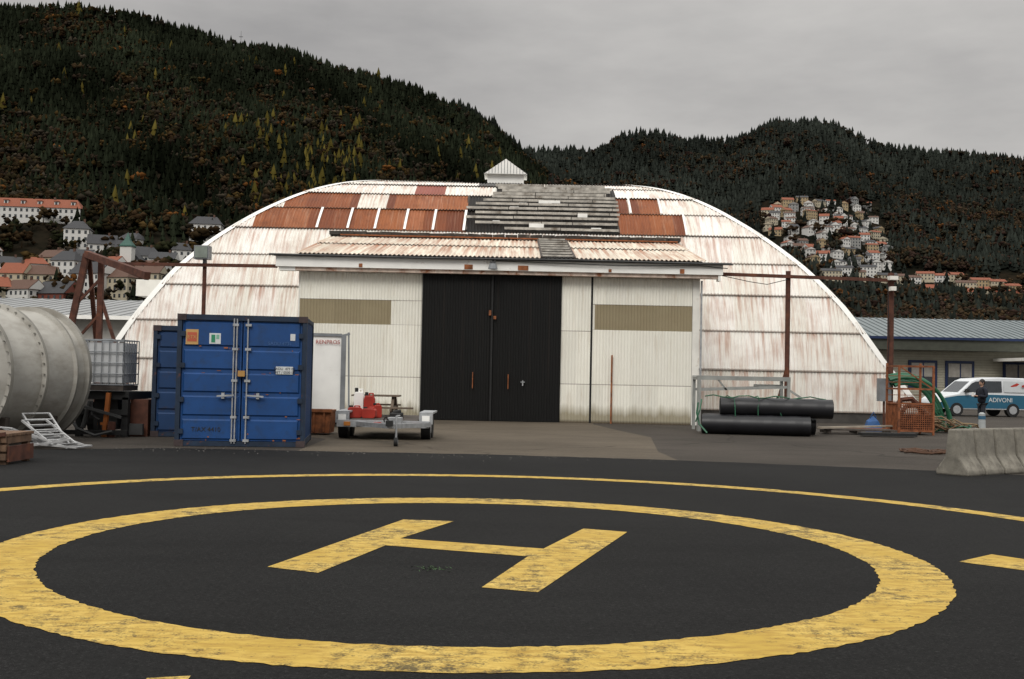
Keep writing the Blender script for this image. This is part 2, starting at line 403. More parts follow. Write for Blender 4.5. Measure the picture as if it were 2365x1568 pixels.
mb.box(-10.8,-10.3,37.35,37.75,5.28,5.74,0); mb.box(-10.76,-10.34,37.32,37.35,5.32,5.70,1); mb.beam((-10.5,37.65,5.12),(-10.5,37.65,5.3),.12,.12,0)
mb.build("floodlight",[MGREY,M("floodlight_glass",(.2,.23,.2),.2,.2)])
mb=MB()
T=Vector((-14.35,37.2,5.35))
mb.beam(T,(-15.35,37.2,0),.20,.16,0); mb.beam((-13.85,37.2,5.2),(-13.85,37.2,0),.18,.14,0)
mb.beam((-13.9,37.2,4.1),(-12.5,37.2,0),.10,.10,0)
mb.beam(T,(-11.3,34.2,4.42),.20,.22,0); mb.beam((-13.7,37,5.1),(-11.35,34.3,4.35),.14,.12,0)
mb.beam((-15.0,37.2,2.0),(-13.8,37.2,3.4),.08,.08,0); mb.beam((-14.7,37.2,3.6),(-13.8,37.2,4.6),.08,.08,0)
mb.beam((-14.3,37.3,5.2),(-14.9,40.5,0),.14,.12,0); mb.beam((-13.8,37.6,5.08),(-14.4,37.2,5.3),.1,.1,0)
mb.build("rusty_steel_gantry",[RSTL])

# ------------------------------------------------------------------ shipping containers
def container(name,W,D,H,loc,rot,full=True,bl=BLUE):
    e=empty(name,loc,rot); mb=MB()
    for x in (0,W-.09):
        mb.box(x,x+.09,0,.12,.0,H,1); mb.box(x,x+.09,D-.12,D,0,H,1)
    mb.box(.09,W-.09,0.0,.10,0,.10,1); mb.box(.09,W-.09,0,.10,H-.11,H,1)
    for x in (0,W-.09):
        mb.box(x+.005,x+.085,.12,D-.12,.02,.14,1); mb.box(x+.005,x+.085,.12,D-.12,H-.09,H-.01,1)
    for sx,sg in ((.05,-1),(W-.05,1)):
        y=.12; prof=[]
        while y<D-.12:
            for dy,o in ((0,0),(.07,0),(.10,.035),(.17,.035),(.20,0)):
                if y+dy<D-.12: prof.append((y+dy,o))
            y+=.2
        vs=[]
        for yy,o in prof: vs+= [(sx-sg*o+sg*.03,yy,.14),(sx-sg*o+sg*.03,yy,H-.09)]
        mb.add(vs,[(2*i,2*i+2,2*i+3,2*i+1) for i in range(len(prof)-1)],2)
    mb.box(.09,W-.09,D-.08,D-.04,.05,H-.05,2); mb.box(.05,W-.05,.12,D-.12,H-.06,H-.03,2)
    mb.box(.09,W-.09,.12,D-.12,.12,.16,1)
    for x in (0,W-.17):
        for z in (0,H-.12): mb.box(x-.005,x+.175,-.012,.17,z-.003,z+.125,3)
    c=W/2
    for x0,x1 in ((.10,c-.012),(c+.012,W-.10)):
        mb.box(x0,x1,.055,.09,.11,H-.12,0)
        zs=[.13,.55,.62,1.03,1.10,1.50,1.57,1.98,2.05,H-.14]
        for i in range(0,10,2): 
            a,b=zs[i],zs[i+1]
            mb.add([(x0+.03,.055,a),(x1-.03,.055,a),(x1-.03,.055,b),(x0+.03,.055,b),(x0+.06,.028,a+.03),(x1-.06,.028,a+.03),(x1-.06,.028,b-.03),(x0+.06,.028,b-.03)],
                   [(4,5,6,7),(0,1,5,4),(1,2,6,5),(2,3,7,6),(3,0,4,7)],0)
    for x in (.115,W-.115):
        for z in (.3,.95,1.65,2.3): mb.box(x-.05,x+.05,-.012,.05,z-.05,z+.05,1)
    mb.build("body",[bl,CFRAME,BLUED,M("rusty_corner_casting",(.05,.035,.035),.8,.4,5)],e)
    if full:
        mb=MB()
        for x in (c-.17,c-.11,c+.11,): mb.cyl((x,-.01,.06),(x,-.01,H-.07),.015,n=8,mi=0)
        for x in (c-.14,c+.12):
            for z in (.12,.6,1.35,2.0,H-.2): mb.box(x-.06,x+.06,-.03,.03,z-.025,z+.025,0)
        for x,s in ((c-.14,-1),(c+.12,1)):
            mb.beam((x,-.045,1.05),(x+s*.34,-.05,1.03),.02,.035,0); mb.box(x+s*.22-.03,x+s*.22+.03,-.04,.03,.98,1.1,0)
        mb.box(c-.07,c+.07,-.07,.03,1.44,1.56,1)
        mb.box(.17,.42,.018,.0275,2.08,2.39,2); mb.box(.2,.39,.014,.018,2.14,2.33,3)
        mb.box(.64,.87,.018,.0275,2.10,2.32,4); mb.box(.68,.76,.014,.018,2.13,2.29,5); mb.box(.78,.84,.014,.018,2.2,2.29,6)
        mb.box(W-.34,W-.24,.018,.0275,2.2,2.34,4)
        mb.box(W-.62,W-.27,.018,.0275,1.50,1.66,4)
        q=random.Random(17)
        for i in range(26): 
            x=q.choice([q.uniform(.12,c-.05),q.uniform(c+.05,W-.12)]); z=q.choice([.58,1.06,1.53,2.01,.14,.2])+q.uniform(-.04,.04); w_=q.uniform(.015,.09); mb.box(x,x+w_,.0245,.027,z,z+q.uniform(.008,.03),7)
        mb.build("door_hardware_and_stickers",[GALV,M("brass_lockbox",(.42,.23,.07),.5,.2),M("orange_sticker",(.5,.3,.11),.6,.1),M("sticker_red",(.45,.1,.05),.6,.1),M("sticker_white",(.6,.62,.62),.6,.1),M("sticker_green",(.03,.22,.11),.6,.1),M("sticker_grey",(.2,.4,.3),.6,.1),RORG],e)
        dk=M("stencil_black",(.02,.02,.02),.6,.1); wt=M("stencil_pale_blue",(.05,.12,.29),.6,.1)
        text("SADU  473 02","stencil_a",dk,.072,(W-.445,.015,1.59),e); text("NET / 0500 07","stencil_b",dk,.072,(W-.445,.015,1.515),e)
        text("ETX","sticker_text",M("orange_sticker",(.5,.3,.11)),.1,(.295,.012,2.2),e) 
        text("SADU 4731","stencil_c",wt,.10,(W-.55,.02,2.1),e); text("T/AX 4410","stencil_d",dk,.13,(.62,.02,.30),e)
    return e
container("shipping_container",2.62,2.6,2.70,(-6.86,22.72,.01),.125)
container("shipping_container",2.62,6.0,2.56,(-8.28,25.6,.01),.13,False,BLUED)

# ------------------------------------------------------------------ IBC on machine
mb=MB(); 
x0,x1,y0,y1,z0,z1=-9.98,-8.80,25.2,26.2,1.18,2.2
mb.box(x0+.05,x1-.05,y0+.05,y1-.05,z0+.05,z1-.06,0)
for i in range(8):
    x=x0+(x1-x0)*i/7; mb.cyl((x,y0,z0),(x,y0,z1),.012,n=5,mi=1); mb.cyl((x,y1,z0),(x,y1,z1),.012,n=5,mi=1)
for i in range(7):
    y=y0+(y1-y0)*i/6; mb.cyl((x1,y,z0),(x1,y,z1),.012,n=5,mi=1); mb.cyl((x0,y,z0),(x0,y,z1),.012,n=5,mi=1)
for z in (z0,z0+.25,z0+.5,z0+.75,z1):
    for a,b in (((x0,y0),(x1,y0)),((x1,y0),(x1,y1)),((x1,y1),(x0,y1)),((x0,y1),(x0,y0))): mb.cyl((*a,z),(*b,z),.014,n=5,mi=1)
mb.cyl((-9.36,25.7,2.13),(-9.36,25.7,2.24),.12,n=14,mi=1)
mb.box(x0,x1,y0,y1,z0-.13,z0-.02,2)
mb.build("ibc_tank",[M("translucent_white_plastic",(.5,.51,.52),.4,.1,2),MGREY,WOODD])
mb=MB()
mb.box(-10.0,-8.7,25.3,27.0,.85,1.02,0); mb.box(-10,-8.7,25.25,25.35,.5,.62,0)
for x in (-9.9,-8.85): mb.box(x,x+.14,25.3,25.45,0,.9,0)
for x in (-9.85,-8.95): mb.cyl((x,26.2,.38),(x+.25,26.2,.38),.38,n=18,mi=0)
mb.box(-9.6,-9.05,25.6,26.4,.15,.85,1); mb.beam((-9.2,25.2,0),(-9.12,25.2,1.0),.09,.09,2); mb.beam((-9.35,25.2,.3),(-9.0,25.2,.3),.06,.06,2)
mb.cyl((-9.7,25.25,.2),(-9.55,25.25,.8),.06,n=8,mi=1); mb.tube([(-9.5,25.2,.8),(-9.45,25.1,.5),(-9.3,25.1,.4),(-9.3,25.2,.1)],.03,6,0)
mb.box(-8.75,-8.35,25.6,26.2,0,.85,3); mb.box(-8.9,-8.4,25.4,25.5,.05,.3,1)
mb.cyl((-9.0,25.1,.0),(-9.0,25.1,.35),.09,n=10,mi=3); mb.beam((-10.1,25.1,.1),(-8.6,25.0,.12),.1,.1,0)
mb.tube([(-10.1,25.2,1.0),(-10.0,25.0,.6),(-9.7,24.9,.2),(-9.3,24.9,.05),(-8.9,24.9,.15)],.035,6,1); mb.beam((-9.9,25.1,.75),(-8.8,25.15,.45),.06,.06,1)
mb.build("machinery_trailer",[BLK,DGREY,M("orange_hydraulic",(.36,.11,.025),.6,.3),RSTL])
# ------------------------------------------------------------------ nested dished tank sections lying on their side
mb=MB(); c0=Vector((-11.0,21.9,1.42)); ax=Vector((.31,.95,0)).normalized(); R=1.36
prof=[(-.30,.0,0),(-.29,.35,0),(-.24,.8,0),(-.13,1.12,0),(.0,R-.04,0),(-.01,R+.05,1),(.05,R+.07,1),(.06,R-.02,1),(.12,R-.16,0),(.45,R-.10,0),(.92,R-.02,0),(.94,R+.07,1),(1.0,R+.08,1),(1.01,R-.02,1),(1.06,R-.16,0),(1.4,R-.10,0),(1.84,R-.02,0),(1.86,R+.06,1),(1.91,R+.06,1),(1.92,R-.04,1),(2.02,R-.10,0),(2.2,R-.04,0),(2.21,R+.08,1),(2.29,R+.08,1),(2.3,R-.05,0),(2.5,1.0,0),(2.6,0,0)]
mb.rev(c0,ax,prof,72)
d_,a_v,b_v=mb.frame(ax)
for t in (.02,.97):
    for i in range(40):
        g=2*math.pi*i/40; p=c0+d_*(t-.05)+a_v*(R+.03)*math.cos(g)+b_v*(R+.03)*math.sin(g); mb.cyl(p,p-d_*.03,.018,n=6,mi=1)
mb.build("storage_tank",[TANKM,TANKD],smooth=True)
mb=MB()
for t in (.35,1.7):
    c=c0+ax*t; d=Vector((ax.y,-ax.x,0))
    mb.beam((c+d*-1.0).xy.to_3d()+Vector((0,0,.09)),(c+d*1.0).xy.to_3d()+Vector((0,0,.09)),.2,.18,0)
    for s in (-1,1): mb.beam((c+d*s*.9).xy.to_3d()+Vector((0,0,.1)),(c+d*s*.95).xy.to_3d()+Vector((0,0,.55)),.15,.2,0)
mb.build("tank_cradle",[WOODD])
mb=MB()
def rack(cx,cy,cz,ang,tilt,w=1.0,l=.55):
    mb.M=Matrix.Translation((cx,cy,cz))@Matrix.Rotation(ang,4,'Z')@Matrix.Rotation(tilt,4,'Y')
    for y in (-l/2,l/2): mb.beam((-w/2,y,0),(w/2,y,0),.035,.035,0)
    for i in range(6): mb.beam((-w/2+w*i/5,-l/2,0),(-w/2+w*i/5,l/2,0),.025,.025,0)
    mb.M=None
rack(-8.95,21.6,.30,-.5,.45); rack(-8.8,21.5,.18,-.3,.25,1.1); rack(-9.15,21.9,.35,-.7,.6,1.0); rack(-8.65,21.4,.08,-.15,.05,1.0); rack(-9.35,21.7,.2,.3,.2,.9,.6); rack(-9.3,21.3,.25,.9,.4,.8,.4); rack(-8.9,21.2,.12,.5,-.15,.9,.4)
mb.build("aluminium_rack_pile",[ALU])
mb=MB()
for i in range(6): mb.box(-10.5,-7.98,17.7+i*.16,17.7+i*.16+.14,.46,.50,0)
for i in range(3): mb.box(-10.5,-8.0,17.66,17.70,.08+i*.14,.18+i*.14,0)
for x in (-10.4,-9.2,-8.12): mb.box(x,x+.12,17.72,18.6,.34,.46,0)
for x in (-10.3,-9.2,-8.12): 
    for y in (17.72,18.5): mb.box(x,x+.1,y,y+.1,0,.34,0)
mb.box(-8.0,-7.96,17.7,18.6,.05,.3,1); mb.beam((-10.4,17.64,.05),(-8.0,17.64,.5),.03,.06,1)
mb.tube([(-8.45,17.6,.60),(-8.35,17.58,.45),(-8.3,17.58,.25),(-8.22,17.58,.08)],.035,6,2); mb.tube([(-9.2,18,.58),(-8.8,17.8,.64),(-8.45,17.6,.60),(-8.3,18,.57)],.05,6,2); mb.tube([(-8.6,17.9,.6),(-8.2,17.8,.62),(-8.1,17.6,.4),(-8.15,17.55,.15)],.025,6,2)
mb.box(-9.9,-8.9,17.9,18.4,.51,.70,3); mb.cyl((-9.2,18.0,.55),(-8.6,18.3,.6),.08,n=8,mi=3)
mb.build("wooden_crate",[M("pallet_wood",(.15,.09,.055),.85,.35,5,dirt=(.06,.04,.03,1)),RSTL,M("orange_strap",(.42,.22,.10),.8,.3),WOODD])

# ------------------------------------------------------------------ white box trailer
th=.15; px,py=-4.86,31.6
e=empty("box_trailer",(px-(px*math.cos(th)-py*math.sin(th)),py-(px*math.sin(th)+py*math.cos(th)),0),th)
mb=MB()
mb.box(-5.95,-4.86,31.6,35.2,.36,2.62,0); mb.box(-5.97,-4.84,31.56,31.6,2.58,2.66,1)
mb.box(-4.86,-4.72,31.55,31.7,.1,2.62,1); mb.beam((-4.86,31.6,2.6),(-4.62,31.6,2.66),.06,.06,1); mb.beam((-4.66,31.6,2.7),(-4.6,31.6,.4),.05,.05,1)
mb.box(-5.95,-4.86,31.7,35.1,.22,.36,2)
for x in (-5.9,-5.1): mb.cyl((x,33.6,.32),(x+.2,33.6,.32),.32,n=18,mi=3)
mb.box(-5.95,-4.8,31.58,31.66,.3,.42,1)
mb.build("body",[WHITE,MGREY,DGREY,BLK],e)
text("RENPROS","lettering",RED,.16,(-5.24,31.555,2.36),e)
mb=MB()
mb.prism([(-5.35,.05),(-4.5,.05),(-4.45,.62),(-5.4,.62)],27.6,28.4,0)
for x in (-5.2,-4.9,-4.65): mb.box(x,x+.05,27.56,27.6,.08,.6,0)
mb.box(-5.42,-4.43,27.54,27.6,.57,.65,0)
mb.build("rusty_skip",[RORG])
# flatbed trailer
mb=MB()
X0,X1=-4.12,-1.86; 
mb.box(X0+.32,X1-.32,26.2,29.4,.40,.47,0)
mb.box(X0+.05,X1-.05,26.05,26.19,.30,.46,1)
for x in (X0+.32,X1-.38): mb.box(x,x+.06,26.2,29.4,.30,.40,1)
for x in (X0+.02,X1-.27): 
    mb.cyl((x,26.75,.29),(x+.22,26.75,.29),.29,n=20,mi=2); mb.cyl((x-.005,26.75,.29),(x+.225,26.75,.29),.14,n=12,mi=1)
    mb.cyl((x,27.5,.29),(x+.22,27.5,.29),.29,n=20,mi=2)
for x in (X0-.02,X1-.30):
    mb.prism([(x,.38),(x+.32,.38),(x+.32,.66),(x,.66)],26.30,26.38,1)
    mb.box(x,x+.32,26.38,27.9,.62,.66,1); mb.box(x,x+.03,26.38,27.9,.42,.62,1)
    mb.box(x+.07,x+.25,26.27,26.3,.44,.58,3)
mb.box(-3.2,-3.02,26.02,26.05,.32,.42,4); mb.box(-2.3,-2.1,26.02,26.05,.33,.40,4); mb.box(-3.9,-3.75,26.02,26.05,.33,.42,5)
mb.beam((-3.6,26.1,.38),(-2.62,24.2,.42),.08,.10,1); mb.beam((-1.9,26.1,.38),(-2.56,24.2,.42),.08,.10,1)
mb.beam((-2.59,24.3,.42),(-2.59,23.85,.45),.10,.10,1); mb.box(-2.66,-2.52,23.72,23.95,.44,.56,2)
mb.cyl((-2.46,24.0,.16),(-2.46,24.0,.66),.025,n=8,mi=1); mb.beam((-2.46,24,.66),(-2.38,24,.67),.03,.03,1)
mb.cyl((-2.50,24.0,.10),(-2.42,24.0,.10),.10,n=16,mi=2); mb.cyl((-2.505,24.0,.10),(-2.415,24.0,.10),.05,n=10,mi=6)
mb.tube([(-2.6,24.2,.5),(-2.7,24.1,.62),(-2.8,24.6,.55),(-2.9,25.6,.45)],.015,5,2)
mb.box(-2.75,-2.45,24.9,25.3,.46,.58,1)
mb.build("flatbed_trailer",[WOODD,GALV,BLK,WHITE,RED,ORG,MGREY])
def jerry(x,y,z,w,d,h,mat,name,rz=0):
    mb=MB(); b=.12*w
    mb.prism([(-w/2+b,0),(w/2-b,0),(w/2,b),(w/2,h*.72),(w/2-b,h*.86),(-w/2+b,h*.86),(-w/2,h*.72),(-w/2,b)],-d/2,d/2,0)
    mb.cyl((-w*.28,0,h*.84),(-w*.28,0,h),d*.22,n=10,mi=1); mb.beam((-w*.05,0,h*.95),(w*.35,0,h*.95),.035,.03,0); mb.beam((w*.33,0,h*.84),(w*.33,0,h*.97),.035,.03,0); mb.beam((-.03*w,0,h*.84),(-.03*w,0,h*.97),.035,.03,0)
    mb.build(name,[mat,BLK],loc=(x,y,z),rotz=rz,bevel=.012)
jerry(-3.78,27.0,.475,.34,.24,.30,RED,"fuel_can",.2); jerry(-3.42,26.9,.475,.34,.22,.27,RED,"fuel_can",-.1); jerry(-3.47,27.3,.475,.26,.2,.62,RED,"fuel_can"); jerry(-3.28,27.25,.475,.2,.2,.36,RED,"fuel_can",.5)
jerry(-3.74,27.4,.475,.24,.2,.72,WHITE,"plastic_canister")
mb=MB()
for i in range(5): mb.box(-4.05,-2.85,28.2+i*.15,28.2+i*.15+.13,.97,1.01,0)
for i in range(2):
    mb.box(-3.4,-2.45,27.75+i*.14,27.75+i*.14+.12,.68,.72,0); mb.box(-4.05,-2.9,29.15+i*.14,29.15+i*.14+.12,.72,.76,0)
for x in (-3.95,-3.0):
    mb.beam((x,27.85,.47),(x,28.4,.97),.07,.1,0); mb.beam((x,29.3,.47),(x,28.75,.97),.07,.1,0); mb.beam((x,27.75,.66),(x,29.4,.70),.05,.09,0)
mb.build("picnic_table",[M("table_wood",(.12,.09,.065),.85,.35,6)])
mb=MB(); mb.box(-2.9,-2.62,26.6,27.2,.475,.62,0); mb.cyl((-2.85,26.9,.62),(-2.65,26.9,.66),.05,n=8,mi=0); mb.build("tool_case",[BLK],bevel=.02)

# ------------------------------------------------------------------ black rolls etc
def roll(name,p,q,r):
    mb=MB(); p=Vector(p);q=Vector(q); d=(q-p).normalized(); L_=(q-p).length; n_=14
    prof=[(L_*i/n_,r*(1+.018*math.sin(i*2.3+p.x)),0) for i in range(n_+1)]
    mb.rev(p,d,prof,28)
    for e_,s in ((p,-1),(q,1)):
        mb.rev(e_,d,[(0,r,1),(s*.01,r*.93,1),(-s*.03,r*.88,1),(s*.004,r*.8,1),(-s*.03,r*.7,1),(s*.004,r*.6,1),(-s*.05,r*.4,1),(-s*.05,0,1)],28)
    return mb.build(name,[BLKP,BLK],smooth=True)
roll("black_membrane_roll",(5.55,32.2,.29),(8.55,31.7,.29),.28)
roll("black_membrane_roll",(6.1,32.35,.80),(9.25,31.95,.78),.28)
roll("black_membrane_roll",(5.7,32.9,.29),(8.9,32.5,.29),.28)
mb=MB(); rr=random.Random(2)
for k in range(3):
    x=6.2+k*.7+.1
    mb.tube([(x+rr.uniform(-.1,.1)+.02*t,32.25+.36*math.cos(t*.55),.62+.5*math.sin(t*.55)) for t in range(0,12)],.014,5,0)
mb.tube([(5.6+.25*t,32.0+.1*math.sin(t*2),1.09+.04*math.sin(t*1.7)) for t in range(0,15)],.018,5,0)
mb.tube([(5.4,32,.9),(5.35,31.9,.6),(5.4,31.8,.3),(5.6,31.6,.05)],.03,5,0); mb.tube([(5.5,32,1.0),(5.42,31.8,.7),(5.3,31.8,.35)],.02,5,0)
mb.build("green_rope",[GRN])
mb=MB()
for x in (5.75,8.5):
    for y in (34.0,34.9): mb.beam((x,y,0),(x,y,1.6),.09,.09,0)
    mb.beam((x,34,1.6),(x,34.9,1.6),.09,.09,0)
for y in (34.0,34.9): mb.beam((5.7,y,1.62),(8.55,y,1.62),.08,.13,0); mb.beam((5.75,y,1.25),(8.5,y,1.38),.05,.08,0)
mb.beam((6.3,34,1.62),(6.6,34,1.25),.05,.05,0); mb.box(7.6,8.3,34.1,34.8,1.38,1.45,0); mb.beam((8.5,34,1.3),(8.9,34,1.05),.06,.06,0)
mb.box(5.66,5.74,33.5,33.56,0,1.5,0)
mb.build("steel_trestle",[M("pale_grey_steel",(.27,.275,.26),.6,.2)])
mb=MB()
for i in range(3): mb.box(9.4,11.6,33.3+i*.3,33.3+i*.3+.2,.12,.16,0)
for x in (9.5,10.4,11.4): mb.box(x,x+.12,33.3,34.1,.03,.12,0)
mb.beam((9.2,33.1,.2),(12.0,34.6,.24),.15,.05,1); mb.beam((9.8,34.6,.1),(12.2,34.9,.12),.2,.06,2); mb.box(10.2,11.8,32.2,32.6,.03,.12,3)
mb.build("pallet_and_boards",[WOODD,M("pale_board",(.28,.24,.19),.8,.3),RORG,BLK])
mb=MB(); x0,x1,y0,y1,z1=11.85,12.9,33.9,35.0,2.2
for x in (x0,x1):
    for y in (y0,y1): mb.beam((x,y,0),(x,y,z1 if y==y1 else 2.1),.06,.06,0)
for z in (.12,.95,1.4,2.1):
    for a,b in (((x0,y0),(x1,y0)),((x1,y0),(x1,y1)),((x1,y1),(x0,y1)),((x0,y1),(x0,y0))): mb.beam((*a,z),(*b,z),.05,.05,0)
for i in range(1,16):
    x=x0+(x1-x0)*i/16
    for y in (y0,y1): mb.cyl((x,y,.12),(x,y,.95),.012,n=4,mi=0)
    y=y0+(y1-y0)*i/16
    for x in (x0,x1): mb.cyl((x,y,.12),(x,y,.95),.012,n=4,mi=0)
for k in range(12):
    z=.16+.065*k
    for y in (y0,y1): mb.cyl((x0,y,z),(x1,y,z),.010,n=4,mi=0)
for k in range(5):
    z=1.0+.2*k
    mb.cyl((x0,y1,z),(x1,y1,z),.010,n=4,mi=0)
mb.box(x0+.03,x1-.03,y0+.03,y1-.03,.12,.6,1); mb.tube([(x0+.1,34.1,.6),(12.2,34.3,.85),(12.5,34.2,.9),(12.8,34.4,.65)],.07,6,1)
mb.tube([(x0+.1,34.4,.7),(12.1,34.5,1.05),(12.45,34.5,1.1),(12.75,34.5,.8)],.09,6,1)
mb.beam((x0,y0,2.1),(x1,y0,1.4),.035,.035,0)
mb.build("rusty_wire_cage",[RCAGE,RSTL])
mb=MB()
for k in range(7):
    rx=1.15+.09*k; rz=1.45+.05*k; yy0=36.9+.14*(k%4); pts=[]
    for i in range(17):
        t=-.35+ (math.pi/2+.30)*i/16
        pts.append((13.1+rx*math.sin(t),yy0+.15*math.sin(t*2+k),.12+rz*math.cos(t)))
    mb.tube(pts,.062,8,0)
for k in range(3):
    mb.tube([(13.6+.55*math.cos(t*.52+k),37.3+.4*math.sin(t*.52),.1+.12*k) for t in range(13)],.062,8,0)
mb.build("green_hose_bundle",[GRN],smooth=True)
mb=MB(); rr=random.Random(9)
for k in range(18):
    cx,cy,cz=14.0+rr.uniform(-.5,.55),35.9+rr.uniform(-.4,.4),.08+rr.random()*.35; r=rr.uniform(.2,.45); a=rr.uniform(-.4,.4)
    mb.tube([(cx+r*math.cos(t*.6),cy+r*.8*math.sin(t*.6),max(.03,cz+a*r*math.cos(t*.6)+.05*math.sin(t*2.2+k))) for t in range(12)],.025,5,k%3)
mb.build("rope_pile",[M("brown_rope",(.13,.075,.04),.9,.4),GRN,M("tan_rope",(.2,.14,.08),.9,.4)])
mb=MB()
mb.add([(-.28,-.2,0),(.28,-.22,0),(.3,.2,0),(-.26,.2,0),(-.2,-.12,.3),(.12,-.15,.34),(.16,.12,.3),(-.18,.14,.33),(0,0,.5)],[(0,1,5,4),(1,2,6,5),(2,3,7,6),(3,0,4,7),(4,5,8),(5,6,8),(6,7,8),(7,4,8)],0)
mb.tube([(-.1,0,.42),(0,-.05,.62),(.1,0,.42)],.02,5,0)
mb.build("blue_tarp_bag",[M("blue_tarp",(.02,.09,.26),.6,.3)],loc=(11.75,36.0,0),bevel=.03)
mb=MB(); rr=random.Random(14)
for k in range(10):
    cx,cy=9.7+rr.uniform(-.5,.5),25.4+rr.uniform(-.5,.5); r=rr.uniform(.15,.4)
    mb.tube([(cx+r*math.cos(t*.55),cy+r*math.sin(t*.55),.03+.03*math.sin(t+k)**2) for t in range(11)],.025,5,0)
mb.build("rope_scraps",[M("dark_rope",(.07,.035,.02),.9,.4)])

# ------------------------------------------------------------------ concrete barriers
def barrier(x,y,rz,Ln=2.0):
    mb=MB(); prof=[(-.31,0),(-.31,.09),(-.14,.32),(-.085,.81),(.085,.81),(.14,.32),(.31,.09),(.31,0)]
    n=len(prof); vs=[(0,a,z) for a,z in prof]+[(Ln,a,z) for a,z in prof]
    mb.add(vs,[tuple(range(n)),tuple(range(n,2*n))[::-1]]+[(i,n+i,n+(i+1)%n,(i+1)%n) for i in range(n)],0)
    mb.build("concrete_barrier",[CONC],loc=(x,y,0),rotz=rz,bevel=.03)
bx,by,rz=7.73,19.44,.66
for i in range(9):
    l=.62 if i<5 else 1.5; barrier(bx,by,rz,l-.06); bx+=l*math.cos(rz); by+=l*math.sin(rz); rz-=.05

# ------------------------------------------------------------------ van
e=empty("delivery_van",(20.55,54.6,0),.12)
TEAL=M("van_teal",(.02,.10,.165),.35,.05,1); VW=M("van_white",(.62,.64,.66),.35,.04,1)
prof=[(0.05,.35),(0,.62),(.08,.82),(.35,.98),(1.05,1.12),(1.75,1.72),(2.05,1.84),(3.2,1.92),(4.5,1.90),(4.8,1.80),(4.9,1.2),(4.92,.5),(4.85,.33)]
mb=MB(); n=len(prof); W2=.92
vs=[]
for s in (-W2,W2):
    for x,z in prof: vs.append((x,s*(1-.14*max(0,(z-1.0)/.9)),z))
mb.add(vs,[tuple(range(n)),tuple(range(n,2*n))[::-1]]+[(i,n+i,n+(i+1)%n,(i+1)%n) for i in range(n)],0)
mb.build("body",[VW],e,bevel=.05)
mb=MB(); yy=lambda z:-W2*(1-.14*max(0,(z-1.0)/.9))-.006
def side(poly,mi,o=0): 
    for s in (1,-1): mb.add([(x,(yy(z)-o)*s,z) for x,z in poly],[tuple(range(len(poly)))],mi)
side([(.1,.40),(4.86,.40),(4.88,1.05),(2.4,1.08),(1.0,1.0),(.4,.9),(.1,.78)],1)
side([(1.28,1.18),(2.25,1.18),(2.25,1.72),(1.95,1.70),(1.75,1.60)],0,.004); side([(2.35,1.18),(3.3,1.2),(3.3,1.74),(2.35,1.73)],0,.004)
side([(3.4,1.2),(4.5,1.2),(4.45,1.72),(3.4,1.74)],3,.004)
mb.add([(1.10,-.72,1.18),(1.10,.72,1.18),(1.72,.68,1.70),(1.72,-.68,1.70)],[(0,1,2,3)],0)
side([(.02,.66),(.34,.72),(.30,.86),(.08,.80)],4,.006)
side([(2.30,.42),(2.33,.42),(2.33,1.74),(2.30,1.74)],2,.005)
for x in (.95,3.85):
    for s in (-1,1): mb.cyl((x,s*.70,.33),(x,s*.94,.33),.33,n=22,mi=2); mb.cyl((x,s*.945,.33),(x,s*.955,.33),.20,n=14,mi=5)
mb.box(-.02,.2,-.8,.8,.28,.5,2); mb.box(1.35,1.5,-1.12,-.93,1.15,1.32,2)
mb.beam((4.3,-.95,1.5),(4.75,-.94,1.62),.02,.1,6)
mb.add([(3.75,-.865,1.50),(4.0,-.862,1.35),(4.5,-.85,1.5),(4.1,-.84,1.66)],[(0,1,2,3)],6)
mb.build("windows_wheels_livery",[GLASS,TEAL,BLK,M("van_panel_grey",(.45,.47,.48),.4,.05),WHITE,GALV,RED],e)
text("ADIVONI","lettering",M("sticker_white",(.6,.62,.62)),.30,(3.2,-.945,.72),e)
# ------------------------------------------------------------------ building right
e=empty("low_office_building")
RF=M("blue_grey_metal_roof",(.15,.175,.18),.5,.12,1); DG=M("dark_olive_fascia",(.045,.048,.036),.6,.2); BW=M("beige_cladding",(.36,.34,.27),.7,.1); NB=M("navy_window_frame",(.008,.02,.07),.5,.1)
mb=MB()
mb.box(18,70,75,90,0,3.75,0)
mb.box(17,71,73.6,75.0,3.75,4.55,1)
mb.add([(17,73.5,4.57),(71,73.5,4.57),(71,82,6.3),(17,82,6.3),(17,90.5,4.57),(71,90.5,4.57)],[(0,1,2,3),(3,2,5,4)],2)
for i in range(110):
    x=17+i*.49; mb.beam((x,73.5,4.60),(x,82,6.33),.05,.05,2)
for k in range(22): mb.box(18,70,74.965,74.985,.1+k*.17,.115+k*.17,5)
for x in (19.5,23.2,26.8,29.3,33.2,36.7,40.3,44):
    mb.box(x,x+1.95,74.90,75.0,1.25,3.1,3); mb.box(x+.15,x+1.8,74.87,74.9,1.4,2.95,4); mb.box(x+.2,x+1.75,74.86,74.87,2.0,2.9,6); mb.box(x+.95,x+1.03,74.84,74.87,1.4,2.95,3)
mb.box(17.1,71,73.45,73.58,4.45,4.62,3)
mb.add([(17,75,4.55),(17,90,4.55),(17,82,6.25)],[(0,1,2)],1)
mb.box(32.5,37,68,74.9,3.1,3.3,7); mb.box(32.4,37,67.9,68,3.3,3.6,7); 
for x in (32.8,36.5): mb.cyl((x,68.3,0),(x,68.3,3.1),.08,n=8,mi=7)
mb.build("building_shell",[BW,DG,RF,NB,GLASS,M("cladding_joint",(.22,.21,.17),.8,.1),M("curtain",(.3,.28,.25),.8,.2),OFFW],e)
e=empty("low_warehouse"); mb=MB()
